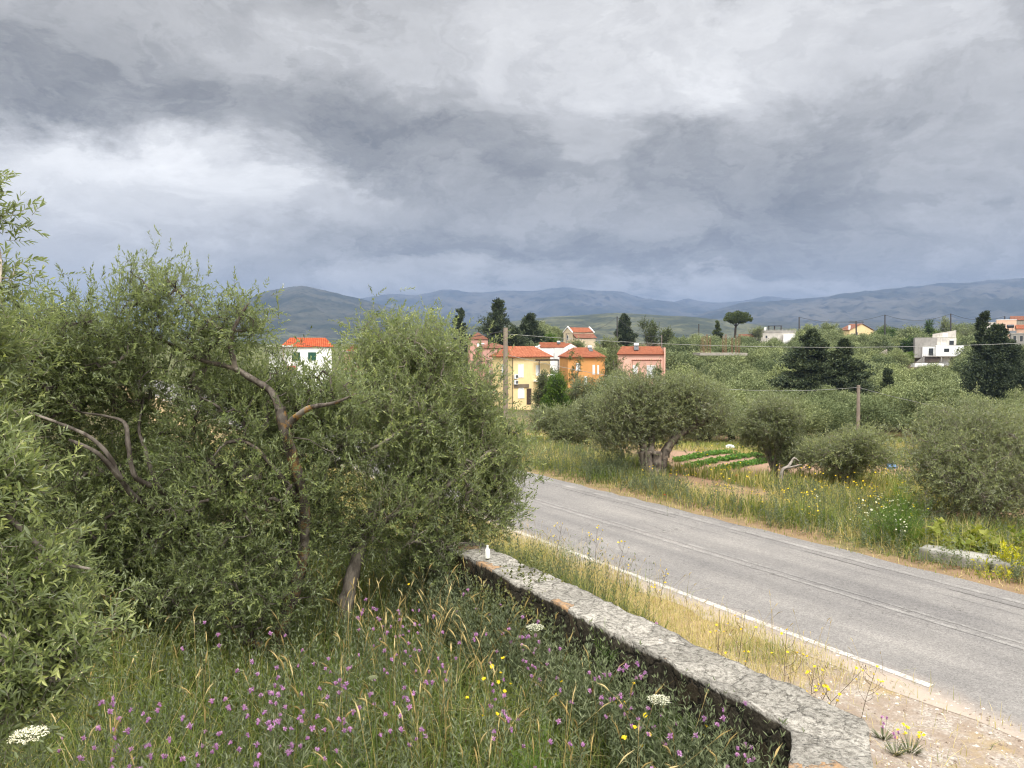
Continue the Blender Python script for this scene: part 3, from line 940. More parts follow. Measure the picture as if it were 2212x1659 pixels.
# white house with green shutters, far left
e = house("house", "white house with bright red roof and green shutters seen through the olive branches", z3(478, 612)[0], 95, R(12), 7.4, 7, 5.6, WHITE, 'hip', 2.0, TILE_RED, .35, scl=.56, sx=1.4, kx=1.3, eave_q=z3(478, 612)[1])
for u in (1.45, 3.9):
    f = window(e, 'front', u, 2.75, 1.05, 1.65, frame=GREENS, pane=GREENS)
G = Geo(); G.box(-2.4, 1.6, -1.6, 7, 5.75, 6.0); G.build("flat_slab", WHITE, e)
G = Geo(); G.box(-2.2, -.02, 1.5, 6.8, -2, 5.74); G.build("side_block", WHITE, e)
G = Geo(); G.tube([(.06, -.06, 0), (.06, -.06, 5.5)], .05, 6); G.build("drainpipe", plain("rusty_pipe", (.35, .24, .10), .7), e)
G = Geo(); G.box(.6, 1.9, -.9, -.05, .3, 1.5); G.build("awning", plain("red_cloth", (.45, .08, .06), .8), e)

# chapel on the rise
CREAM = plaster("cream_plaster", (.62, .52, .36), .12)
e = house("chapel", "small cream chapel with white edged gable and red tile roof on the rise", z1(1140, 520)[0], 200, R(14), 10.2, 6.2, 4.6, CREAM, 'gable_x', 1.9, TILE, .12, scl=.66, cat="chapel", eave_q=z1(1140, 522)[1])
e.rotation_euler[2] = R(28)
for x in (-.22, 9.98):
    G = Geo()
    pts = [(x, -.3, 4.5), (x, 3.1, 6.62), (x, 6.5, 4.5)]
    for a, b in zip(pts[:-1], pts[1:]):
        a, b = np.array(a), np.array(b)
        G.add([a, b, b + (0, 0, .42), a + (0, 0, .42), a + (.45, 0, 0), b + (.45, 0, 0), b + (.45, 0, .42), a + (.45, 0, .42)],
              [(0, 3, 2, 1), (4, 5, 6, 7), (0, 1, 5, 4), (3, 7, 6, 2), (0, 4, 7, 3), (1, 2, 6, 5)])
    G.build("gable_edge", WHITE, e)
fs, th = roof_geo('shed', 9.5, 2.6, 2.3, 1.85, .15)
for f in fs:
    for i in range(len(f)): f[i] = (f[i][0] + .4, f[i][1] - 2.65, f[i][2])
build_roof(fs, th, TILE_OLD, e, "aisle_roof")
G = Geo(); G.box(.6, 9.4, -2.5, -.02, -5, 2.2); G.build("aisle_wall", CREAM, e)
window(e, 'left', 2.6, 1.8, .9, 1.7, pane=DARKG)

# ruined grey house with white lower block (right)
OLDW = plaster("old_limewash", (.62, .58, .52), .25)
zc = z4(815, 738)
e = house("house", "white box house on stilts with grey weathered upper floor above it", zc[0], 215, R(-22), 13.3, 7, 5.0, WHITE, 'flat', scl=.51, cat="house", eave_q=zc[1])
G = Geo(); G.box(6.2, 19.3, -2.2, -.01, .1, 5.8); G.build("front_block", plaster("bright_white", (.84, .84, .83), .05), e)
f = Geo(); f.box(0, 19.3, -3.4, -2.21, -.35, .09); f.box(13.31, 19.3, -.01, 6, -.3, .09)
for x in (8.6, 18.6): f.box(x, x + .5, -3.2, -2.7, -3.5, -.36)
f.build("balcony_slab", GREYC, e)
f = Geo()
for k in range(20): f.box(.1 + k * 1.0, .14 + k * 1.0, -3.38, -3.34, .1, 1.1)
f.box(.1, 19.3, -3.39, -3.33, 1.1, 1.16); f.box(.1, 19.3, -3.38, -3.34, .6, .63); f.build("railing", GREYC, e)
window(e, 'front', 3.0, .25, 2.2, 3.9, pane=DARKG, frame=SHUT)
for (u, z_, w_, h_) in ((10.1, 2.2, 2.4, 1.8), (16.1, 2.6, .6, 1.3)):
    G = Geo(); P = Geo()
    G.box(u - .12, u + w_ + .12, -2.27, -2.211, z_ - .12, z_ + h_ + .12); P.box(u, u + w_, -2.32, -2.271, z_, z_ + h_)
    fr = G.build("window", SHUT, e); P.build("pane", DARKG, fr)
G = Geo(); G.box(-3.7, 7.0, 1.0, 10, 5.01, 10.0); G.box(-3.7, -.01, 1.0, 9, -1, 5.0)
G.build("upper_floor", GREYC, e)
G = Geo(); G.box(7.01, 16.2, 1.0, 10, 5.81, 9.8); G.build("upper_room", OLDW, e)
G = Geo(); G.add([(5, 2.5, 10), (16.2, 2.5, 10), (16.2, 2.5, 13.9), (5, 2.5, 11.9), (5, 3.0, 10), (16.2, 3.0, 10), (16.2, 3.0, 13.9), (5, 3.0, 11.9)],
                 [(0, 1, 2, 3), (5, 4, 7, 6), (3, 2, 6, 7), (1, 5, 6, 2), (0, 3, 7, 4)])
G.build("slanted_parapet", OLDW, e)
G = Geo(); G.box(9.8, 12.4, 2.44, 2.49, 10.1, 12.3); G.build("patch_panel", WHITE, e)
G = Geo(); G.box(12.9, 15.0, .90, .99, 6.0, 8.3); f = G.build("window", DARKG, e)
G = Geo(); G.box(13, 15.1, .78, .89, 8.3, 9.0); G.build("roller_box", SHUT, f)
G = Geo(); G.box(.8, 8, -2.3, -.02, -3.5, -.36); G.build("stone_base", plaster("dark_stone", (.15, .12, .10), .3), e)
st_ = Geo()
for k in range(9): st_.box(-3.2 + k * .42, -2.6 + k * .42, -3.3, -1.8, -3.4, -3.2 + k * .38)
st_.build("stairs", GREYC, e)
# small shed left of it
zc = z4(612, 716)
e = house("shed", "small grey shed with a pale roof left of the white stilt house", zc[0], 222, R(-24), 3.6, 4, 4.6, GREYC, 'shed', .5, WHITE, .2, scl=.55, cat="shed", eave_q=zc[1])
G = Geo(); G.box(1.2, 2.2, -.08, -.01, .5, 2.6); G.build("door", DARKW, e)
# broken stone ruin near the cedar
zc = z4(405, 800)
e = house("ruin", "broken stump of a stone ruin among the trees left of the white stilt house", zc[0], 205, R(10), 3.2, 3, 3.6, plaster("ruin_stone", (.34, .30, .25), .3), None, scl=.6, cat="ruin", eave_q=zc[1])
G = Geo(); G.add([(0, 0, 3.6), (3.2, 0, 3.6), (3.0, 0, 5.2), (2.2, 0, 4.9), (0, .5, 3.6), (3.2, .5, 3.6), (3.0, .5, 5.2), (2.2, .5, 4.9)], [(0, 1, 2, 3), (4, 7, 6, 5), (3, 2, 6, 7), (1, 5, 6, 2), (0, 3, 7, 4)])
G.build("gable_stump", bpy.data.materials["ruin_stone"], e)
# pale concrete terrace below
p = at(*z4(880, 905), 208)
G = Geo(); G.box(-4, 4, 0, 2, -1.5, 0); G.box(-4, -.5, -.3, -.01, -1.5, .2)
tag(G.build("terrace", WHITE, None, origin=None), "pale concrete terrace slab lying below the white stilt house", "terrace").location = tuple(p)

# yellow gable house on the ridge
zc = z2(1165, 385)
e = house("house", "pale yellow gabled house on the ridge left of the stilt house", z2(1090, 378)[0], 285, R(20), 15, 9, 4.2, YEL, 'gable_x', .1, TILE_OLD, .1, scl=.58, eave_q=z2(1090, 375)[1])
e.children[1].hide_render = False
for ch in list(e.children):
    if ch.name.startswith("roof"): bpy.data.objects.remove(ch)
fs, th = roof_geo('gable_y', 19.5, 9, 4.2, 4.3, .5)
build_roof(fs, th, TILE_OLD, e)
G = Geo(); G.add([(0, 0, 4.19), (19.5, 0, 4.19), (9.75, 0, 8.3), (0, .3, 4.19), (19.5, .3, 4.19), (9.75, .3, 8.3)], [(0, 1, 2), (3, 5, 4)]); G.box(15.01, 19.5, 0, 9, -2, 4.18)
G.build("gable_wall", YEL, e)
G = Geo(); G.box(.2, 1.2, .5, 1.5, 4.5, 7.4); G.build("chimney", WHITE, e)
window(e, 'front', 5.2, 1.2, 1.4, 1.8, pane=DARKG); window(e, 'front', 1.2, .6, 3.0, 1.6, pane=DARKG)

# flat roofed old house with roof terrace
zc = z2(520, 392)
e = house("house", "old flat roofed grey house with a pergola frame on its roof", zc[0], 270, R(-14), 22, 10, 5, OLDW, 'flat', scl=.52, eave_q=zc[1])
G = Geo(); G.box(-.2, 22.2, -.2, 10.2, 5.01, 6.6); 
for k in range(26): G.box(-.1 + k * .85, .25 + k * .85, -.15, .15, 6.61, 7.2)
G.build("parapet", GREYC, e)
G = Geo()
for x in (5.2, 8.8, 13): 
    for y in (2, 6): G.box(x, x + .3, y, y + .3, 6.6, 9.6)
G.box(4.6, 13.6, 1.6, 6.7, 9.6, 9.85); G.build("pergola", DARKW, e)
G = Geo(); G.box(2.2, 3.6, 2, 3.2, 6.6, 9.0); G.build("chimney", WHITE, e)
G = Geo(); G.tube([(1.2, 1.5, 6.6), (1.2, 1.5, 8.2)], .5, 10); G.build("water_tank", DARKG, e)
zc = z2(575, 395)
G = Geo(); G.box(14, 21.6, -3, -.21, -4, 4.0); G.build("white_lean_to", WHITE, e)
window(e, 'front', 3, 1.6, 1.2, 1.6, pane=DARKG)
e = house("house", "low house with brown tile roof beside the umbrella pine", z2(385, 418)[0], 268, R(-10), 11.5, 8, 4, OLDW, 'gable_x', 1.9, TILE_OLD, .3, scl=.5, eave_q=z2(385, 418)[1])
window(e, 'front', 3, 1.6, 1.2, 1.4, pane=DARKG)

# unfinished slab in the grove
p = at(*z2(128, 520), 150)
e = empty("unfinished_house", p); tag(e, "unfinished concrete slab with rusty starter bars sticking up in the grove", "slab")
G = Geo(); G.box(0, 9.2, 0, 6, -.5, 0); G.build("slab", plaster("slab_concrete", (.36, .33, .28), .25), e)
for k in range(9):
    x = (.3, .8, 1.3, 1.9, 4.5, 5.0, 6.2, 7.0, 7.6)[k]
    G = Geo()
    for j in range(4): G.tube([(x + (j % 2) * .25, .4 + (j // 2) * .25, -.05), (x + (j % 2) * .25 + .05, .4 + (j // 2) * .25, 3.0 + .3 * (k % 3))], .022, 4)
    G.build("starter_bar", plain("rust", (.22, .10, .06), .8), e)

# village houses, far right
e = house("house", "peach coloured house with brown shutter at the right end of the ridge", z4(1550, 475)[0], 240, R(-28), 10.2, 8, 8, plaster("peach_plaster", (.74, .50, .36), .1), 'flat', scl=.5, eave_q=z4(1550, 475)[1])
window(e, 'front', 3.0, 2.5, 1.6, 3.2, pane=plain("brown_shutter", (.16, .08, .045), .7))
G = Geo(); G.box(-6.0, -.01, 1.5, 7, -2, 6.9); G.build("side_wing", OLDW, e)
G = Geo(); G.box(-.1, 10.3, -.1, 8.1, 8.002, 8.35); G.build("roof_edge", WHITE, e)
e = house("house", "stone house with a long red tile roof at the right edge", z4(1690, 475)[0], 248, R(-28), 16, 9, 8, plaster("grey_render", (.36, .33, .27), .3), 'gable_x', 2.6, TILE_OLD, .3, scl=.52, eave_q=z4(1690, 478)[1])
window(e, 'front', 9, 3.5, 1.2, 1.6, pane=DARKG)
e = house("house", "low red roofed house with black tank and solar panels at the right edge", z4(1745, 562)[0], 228, R(-28), 14, 8, 6, plaster("peach_low", (.60, .38, .27), .15), 'gable_x', 2.3, TILE, .3, scl=.52, eave_q=z4(1745, 562)[1])
for u in (1.2,): window(e, 'front', u, 2.2, 1.2, 1.5, pane=DARKG)
G = Geo(); G.tube([(-5.0, -2, 7.5), (-4.7, -2, 7.5), (-1.7, -2, 7.5), (-1.4, -2, 7.5)], [.5, 1.0, 1.0, .5], 14); G.box(-4.6, -4.4, -2.1, -1.9, -2, 6.6); G.box(-2.1, -1.9, -2.1, -1.9, -2, 6.6); G.build("water_tank", DARKG, e)
G = Geo(); G.add([(-4.2, -4, 3.0), (-.3, -4, 3.0), (-.3, -2.6, 5.0), (-4.2, -2.6, 5.0), (-4.2, -4, 2.85), (-.3, -4, 2.85), (-.3, -2.6, 4.85), (-4.2, -2.6, 4.85)], [(0, 1, 2, 3), (7, 6, 5, 4), (0, 4, 5, 1), (3, 2, 6, 7), (0, 3, 7, 4), (1, 5, 6, 2)]); G.build("collector_panel", DARKG, e)
e = house("house", "flat grey house front with dark openings under the right edge roofs", z4(1690, 610)[0], 215, R(-28), 12, 8, 5, GREYC, 'flat', scl=.52, eave_q=z4(1690, 608)[1])
for u in (1.0, 4.0, 7.2): window(e, 'front', u, .8, 1.3, 3.0, pane=DARKG, frame=OLDW)
G = Geo(); G.box(-.3, 12.3, -.3, 8, 5.002, 5.3); G.build("roof_edge", OLDW, e)

# ------------------------------------------------------------------ poles and wires
WOODP = plain("weathered_pole", (.23, .19, .155), .9, .25, 1.5, .15, .5, 12)
DARKP = plain("dark_pole", (.06, .055, .055), .8)
def pole(label, qx, qtop, qbase, Z, r, m_, tilt=0.0, arm=0.0, name="utility_pole", cup=True):
    top = at(qx, qtop, Z); bot = at(qx + tilt, qbase, Z); bot[2] -= 3.0
    e = empty(name, bot); tag(e, label, "pole")
    G = Geo(); G.tube(crom([(0, 0, 0), (top - bot) * .5 + (.03, 0, 0), top - bot], 5), np.linspace(r, r * .78, 11), 9, rnd=.03, seed=int(qx))
    G.build("pole", m_, e)
    t = top - bot
    G = Geo()
    if arm: G.box(t[0] - arm, t[0] + arm, -.1, .1, t[2] - .5, t[2] - .25)
    ks = (-.8, 0, .8) if arm else (0,)
    for k in ks: G.tube([(t[0] + k * arm + (.0 if arm else r), 0, t[2] - (.3 if arm else .25)), (t[0] + k * arm + (.0 if arm else r * 1.5), 0, t[2] - (.0 if arm else .22))], [.05 + r * .2, .04], 6)
    G.build("insulator" if not arm else "cross_arm", DARKP, e)
    return top

P1 = pole("tall grey wooden pole standing in front of the yellow house", z1(567, 0)[0], z1(0, 482)[1], 905, 45, .17, WOODP, -3)
P2 = pole("short wooden pole standing in the middle of the olive field", z2(1148, 0)[0], z2(0, 728)[1], 932, 55, .15, WOODP, -2)
def wire(label, a, b, sag, r=.012, m_=None, group=None):
    t = np.linspace(0, 1, 30)[:, None]
    P = a * (1 - t) + b * t; P[:, 2] -= sag * 4 * (t * (1 - t))[:, 0]
    G = Geo(); G.tube(P, r, 5); tag(G.build("overhead_wire", m_ or WIRE), label, "wire", group)
WIRE = plain("pale_wire", (.27, .27, .255), .6)
WIRED = plain("dark_wire", (.05, .05, .055), .6)
wire("upper pale wire sagging from the tall pole across the grove", P1 + (0, 0, -.35), at(2500, 724, 42), .72)
wire("lower pale wire from the tall pole to the short field pole", P1 + (0, 0, -1.55), P2 + (0, 0, -.15), .95)
wire("pale wire running from the short field pole out to the right", P2 + (0, 0, -.15), at(2500, 935, 33), .45)
wire("dark wire rising from the white house roof into the olive crown", at(*z3(440, 550), 93), P1 + (-.1, 0, -.2), 1.0, .022, WIRED)
FP = []
for lab, zx, zt_, zb_, arm in (("thin dark pole on the ridge right of the flat roofed house", 766, 290, 390, 0), ("T shaped dark pole in front of the yellow ridge house", 1133, 315, 500, 2.4),
                               ("thin dark pole right of the yellow ridge house", 1318, 275, 365, 0), ("thin dark pole among trees behind the stilt house", 1741, 268, 380, 0),
                               ("thin dark pole left of the umbrella pine", 121, 335, 450, 0), ("thin dark pole before the peach house", 2088, 285, 400, 0)):
    a, b = z2(zx, zt_), z2(zx, zb_)
    FP.append(pole(lab, a[0], a[1], b[1], 250, .22 if not arm else .28, DARKP, 0, arm))
wire("dark power line between the ridge poles left of the yellow gable", FP[0], FP[2], 2.0, .05, WIRED)
wire("dark power line from the ridge pole to the trees by the stilt house", FP[2], FP[3], 2.0, .05, WIRED)
wire("dark power line from the trees to the peach house pole", FP[3], FP[5], 1.6, .05, WIRED)
a, b = z1(1530, 385), z1(1530, 620)
P3 = pole("thin grey pole beside the dark round pine", a[0], a[1], b[1], 190, .16, DARKP)
a, b = z1(1090, 530), z1(1090, 615)
P4 = pole("thin grey pole before the chapel", a[0], a[1], b[1], 170, .14, WOODP)
wire("dark wire from the chapel pole to the pole beside the round pine", P4, P3, 1.5, .04, WIRED)
a, b = z1(1915, 545), z1(1915, 650)
P5 = pole("thin grey pole right of the village trees", a[0], a[1], b[1], 185, .14, WOODP)
wire("dark wire right of the round pine running along the ridge", P3, P5, 2.0, .04, WIRED)
# mast on the hill top
p = at(612, 629, 4200)
e = empty("radio_mast", p); tag(e, "tiny pale radio mast on top of the blue hill", "mast")
G = Geo(); G.tube([(0, 0, -8), (0, 0, 42)], [4.5, 3.6], 6); G.build("mast", plain("mast_grey", (.62, .62, .64), .6), e)
# ------------------------------------------------------------------ foliage tools
def unit_rand(r_, n):
    return nrm(r_.normal(size=(n, 3)))


def add_leaves(G, P, D, N, L, Wd, tint, fold=.18, mi=0, curl=0.0, hexa=False):
    """lance shaped leaves: base P, direction D, upper side N"""
    n = len(P)
    L = np.broadcast_to(np.asarray(L, float), (n,))[:, None]; Wd = np.broadcast_to(np.asarray(Wd, float), (n,))[:, None]
    S = nrm(np.cross(D, N)); N = np.cross(S, D)
    tint = np.broadcast_to(np.asarray(tint, float), (n,))
    if hexa:
        pts = [P, P + D * L * .30 + S * Wd * .46 + N * fold * Wd, P + D * L * .68 + S * Wd * .40 + N * (fold * Wd - curl * L * .4),
               P + D * L - N * curl * L, P + D * L * .68 - S * Wd * .40 + N * (fold * Wd - curl * L * .4), P + D * L * .30 - S * Wd * .46 + N * fold * Wd]
        k = 6
        f = np.stack([np.arange(n) * 6 + j for j in (0, 1, 2, 3)], 1); f2 = np.stack([np.arange(n) * 6 + j for j in (0, 3, 4, 5)], 1)
        V = np.stack(pts, 1).reshape(-1, 3)
        G.add(V, np.concatenate([f, f2]), np.repeat(tint, 6), mi)
    else:
        V = np.stack([P, P + D * L * .45 + S * Wd * .5 + N * fold * Wd, P + D * L, P + D * L * .45 - S * Wd * .5 + N * fold * Wd], 1).reshape(-1, 3)
        G.add(V, np.arange(4 * n).reshape(-1, 4), np.repeat(tint, 4), mi)


def sprig_leaves(r_, P, D, L, k, tint, young=.35, spread=(70, 22), jit=.22):
    """k leaves in opposite pairs along each shoot; returns base, dir, normal, tint, age"""
    n = len(P)
    a = nrm(np.cross(D, unit_rand(r_, n))); b = np.cross(D, a)
    j = np.arange(k); t = (j // 2 + .6) / (k / 2)
    ang = (j // 2) * (math.pi / 2) + (j % 2) * math.pi
    ang = ang[None] + r_.normal(size=(n, k)) * .3
    L_ = np.broadcast_to(np.asarray(L, float), (n,))
    base = P[:, None] + D[:, None] * (L_[:, None] * t[None])[..., None]
    side = a[:, None] * np.cos(ang)[..., None] + b[:, None] * np.sin(ang)[..., None]
    th = np.radians(spread[0] + (spread[1] - spread[0]) * t)[None] + r_.normal(size=(n, k)) * .18
    ld = nrm(D[:, None] * np.cos(th)[..., None] + side * np.sin(th)[..., None] + r_.normal(size=(n, k, 3)) * jit * .5)
    nn = D[:, None] - ld * (D[:, None] * ld).sum(-1, keepdims=True)
    nn = nrm(nn + np.array([0, 0, .5]) + r_.normal(size=(n, k, 3)) * jit)
    tt = np.broadcast_to(np.asarray(tint, float), (n,))[:, None] + young * (t[None] ** 2 - .33) + r_.normal(size=(n, k)) * .10
    return base.reshape(-1, 3), ld.reshape(-1, 3), nn.reshape(-1, 3), tt.ravel(), np.repeat(t[None], n, 0).ravel()


def ell_points(r_, ells, n, shell=.55):
    """points spread over a union of ellipsoids (cx,cy,cz,rx,ry,rz); shell: share pushed to the outside. returns point and outward direction"""
    E = np.array(ells, float)
    w = E[:, 3] * E[:, 4] * E[:, 5]; w = w ** .8; w /= w.sum()
    i = r_.choice(len(E), n, p=w)
    d = unit_rand(r_, n)
    rad = np.where(r_.random(n) < shell, .80 + .24 * r_.random(n), r_.random(n) ** (1 / 2.2))
    lob = 1 + .16 * np.sin(d[:, 0] * 5 + i * 1.7) * np.cos(d[:, 2] * 6 + i) + .12 * np.sin(d[:, 1] * 8 + i * 2.3)
    p = E[i, :3] + d * E[i, 3:] * (rad * lob)[:, None]
    out = nrm(d / E[i, 3:])
    return p, out


def grow(G, r_, nodes, targets, tipr=.0035, k=.0042, sag=.12, sides=5, maxr=.03, jit=.08):
    """join every target to the nearest piece of the skeleton, nearest first, so that boughs fork like a tree's"""
    nodes = np.asarray(nodes, float)
    d0 = np.array([np.min(((nodes - t) ** 2).sum(1)) for t in targets])
    order = np.argsort(d0)
    store = np.zeros((len(nodes) + 4 * len(targets), 3)); store[:len(nodes)] = nodes; m_ = len(nodes)
    owner = np.full(len(store), -1)
    paths, cnt, par = [], [], []
    for ti in order:
        t = targets[ti]
        dd = ((store[:m_] - t) ** 2).sum(1)
        a = int(np.argmin(dd)); p0 = store[a].copy()
        ln = math.sqrt(dd[a])
        mid1 = p0 + (t - p0) * .35 + r_.normal(size=3) * jit * ln + np.array([0, 0, sag * ln])
        mid2 = p0 + (t - p0) * .70 + r_.normal(size=3) * jit * ln + np.array([0, 0, sag * ln * .7])
        pid = len(paths)
        paths.append(np.array([p0, mid1, mid2, t])); cnt.append(1); par.append(owner[a])
        o_ = owner[a]
        while o_ >= 0:
            cnt[o_] += 1; o_ = par[o_]
        for p in (mid1, mid2, t):
            store[m_] = p; owner[m_] = pid; m_ += 1
    for p, c in zip(paths, cnt):
        r0 = min(maxr, tipr + k * math.sqrt(c))
        G.tube(p, np.linspace(r0, max(tipr, r0 * .28), 4), sides if r0 > .012 else 3, cap=False, tint=.0)
    return store[:m_]


def bark(name, col, col2, lichen=0.0, sc=6.0):
    def f(q):
        pos = q.n('ShaderNodeNewGeometry').outputs['Position']
        a = q.noise(q.vm('MULTIPLY', pos, (1.0, 1.0, .35)), sc * 2, 7, .65)
        b = q.noise(pos, sc * .55, 6, .6)
        c = q.mix(q.mr(a, .35, .65), col, col2)
        c = q.mix(q.mr(b, .56, .64), c, tuple(min(1, v * 1.6) for v in col2))
        if lichen:
            l = q.noise(q.vm('ADD', pos, (4.0, 2.0, 1.0)), sc * 1.6, 8, .7)
            c = q.mix(q.m('MULTIPLY', q.mr(l, .50, .60), q.attr('tint')), c, (.27, .15, .04))
        return pbsdf(q, c, .95, .15, q.m('ADD', a, q.m('MULTIPLY', b, .6)), .8, .015)
    return mat(name, f)


BARK = bark("olive_bark", (.10, .085, .07), (.27, .235, .195))
BARKL = bark("lichen_bark", (.042, .034, .027), (.125, .108, .09), 1.0)
BARKD = bark("dark_bark", (.04, .032, .026), (.11, .09, .07))
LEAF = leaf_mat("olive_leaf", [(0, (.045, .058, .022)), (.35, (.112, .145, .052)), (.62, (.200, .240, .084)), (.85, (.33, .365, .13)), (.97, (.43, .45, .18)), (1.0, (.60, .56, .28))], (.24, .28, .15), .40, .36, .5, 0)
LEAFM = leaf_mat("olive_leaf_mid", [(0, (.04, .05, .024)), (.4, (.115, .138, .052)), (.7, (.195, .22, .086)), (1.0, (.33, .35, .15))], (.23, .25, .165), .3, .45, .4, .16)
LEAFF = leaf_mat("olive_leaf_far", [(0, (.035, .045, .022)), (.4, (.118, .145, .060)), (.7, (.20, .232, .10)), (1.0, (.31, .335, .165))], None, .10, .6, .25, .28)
GREEN = leaf_mat("bright_green_leaf", [(0, (.02, .045, .006)), (.5, (.06, .115, .012)), (1, (.15, .22, .03))], None, .3, .5, .3, .15)
NEEDLE = leaf_mat("dark_needle", [(0, (.018, .028, .014)), (.5, (.055, .075, .036)), (1, (.15, .175, .085))], None, .08, .6, .25, .15)
NEEDLE2 = leaf_mat("umbrella_needle", [(0, (.03, .04, .015)), (.5, (.085, .11, .032)), (1, (.16, .19, .055))], None, .1, .6, .25, .1)


def tree(name, label, origin, limbs, ells, n_t, per, leaf, k, sl, seed, lm=None, bm=None, group=None, cat="olive tree", sig=.16, up=.45, hexa=False,
         blossom=0.0, twigs=True, shell=.55, maxr=.03, base_t=.5, width=.22, cull=None, keep_lo=None, young=.35, grow_r=(.0035, .0042), jit=.08):
    """thing > trunk (trunk, limbs and boughs) + crown (leaves)"""
    r_ = np.random.default_rng(seed)
    origin = np.asarray(origin, float)
    e = empty(name, origin); tag(e, label, cat, group)
    T = Geo(); nodes = []
    for li, (pts, r0, r1, lich) in enumerate(limbs):
        c = crom(pts, 7)
        T.tube(c, np.linspace(r0, r1, len(c)) * (1 + .06 * np.sin(np.arange(len(c)) * 1.3 + li)), 10, rnd=.10, seed=seed + li, tint=lich)
        nodes.append(c if li else c[len(c) // 2:])
    nodes = np.vstack(nodes)
    pad = sl * (.30 if .16 < sl < .18 else .55) + sig * .6
    ells = [tuple(q_[:3]) + tuple(max(v * .4, v - pad) for v in q_[3:]) for q_ in ells]
    tg, out = ell_points(r_, ells, n_t, shell)
    zmin = zt(tg[:, 0], tg[:, 1]) + .25
    ok = tg[:, 2] > zmin
    if keep_lo is not None: ok &= tg[:, 2] > keep_lo
    tg, out = tg[ok], out[ok]
    if n_t <= 1500: grow(T, r_, nodes, tg, grow_r[0], grow_r[1], maxr=maxr, jit=jit)
    n = len(tg) * per
    # shoots round every bough end
    ci = np.repeat(np.arange(len(tg)), per)
    cl_s = r_.normal(size=len(tg)) * .5
    D0 = nrm(out * .55 + np.array([0, 0, up]) + r_.normal(size=out.shape) * .45)
    SD = nrm(D0[ci] * .8 + r_.normal(size=(n, 3)) * .55 + np.array([0, 0, up * .3]))
    P = tg[ci] + r_.normal(size=(n, 3)) * sig
    P[:, 2] = np.maximum(P[:, 2], zt(P[:, 0], P[:, 1], False) + .12)
    cl_t = r_.normal(size=len(tg)) * .13
    tint = base_t + cl_t[ci] + r_.normal(size=n) * .06
    SL = sl * (.7 + .6 * r_.random(n))
    B, LD, LN, LT, age = sprig_leaves(r_, P, SD, SL, k, tint, young, (58, 20) if sl > .16 and not hexa else (70, 22))
    LL = leaf * (.65 + .6 * r_.random(len(B))) * (1 - .25 * age)
    if twigs:
        a = nrm(np.cross(SD, np.array([.3, .5, .8]))); b = np.cross(SD, a); w_ = .0011 + leaf * .009
        tri = np.stack([P + a * w_, P - a * w_ * .5 + b * w_ * .87, P - a * w_ * .5 - b * w_ * .87, P + SD * SL[:, None]], 1)
        f = np.arange(n)[:, None] * 4
        T.add(tri.reshape(-1, 3), np.concatenate([f + np.array([[0, 1, 3]]), f + np.array([[1, 2, 3]]), f + np.array([[2, 0, 3]])]), .0)
        # thread from the bough end to each shoot
        q_ = tg[ci]; tri = np.stack([q_ + a * w_, q_ - a * w_, P + b * w_ * .5], 1)
        T.add(tri.reshape(-1, 3), np.arange(3 * n).reshape(-1, 3), .0)
    C = Geo()
    LT = np.clip(LT, .02, .965)
    add_leaves(C, B, LD, LN, LL, LL * width, LT, hexa=hexa, curl=.06)
    if blossom:
        m_ = r_.random(n) < blossom
        bp_ = (P[m_] + SD[m_] * SL[m_][:, None] * .75)
        bp_ = np.repeat(bp_, 7, 0) + r_.normal(size=(m_.sum() * 7, 3)) * leaf * .22
        add_leaves(C, bp_, unit_rand(r_, len(bp_)), unit_rand(r_, len(bp_)), leaf * .14, leaf * .13, 1.0)
    T.build("trunk", bm or BARK, e, True, None)
    C.build("crown", lm or LEAF, e)
    for ch in e.children:
        ch.location = tuple(-origin)
    return e


def E_(qx, qy, rx, ry, Z, ryd=None):
    """ellipsoid seen at picture (qx,qy) with picture radii rx, ry at depth Z"""
    p = at(qx, qy, Z); s = Z / F
    return (p[0], p[1], p[2], rx * s, ryd or (rx + ry) * .5 * s, ry * s)


def Lq(*pts):                              # limb through picture points (qx,qy,depth)
    return [at(*p) for p in pts]


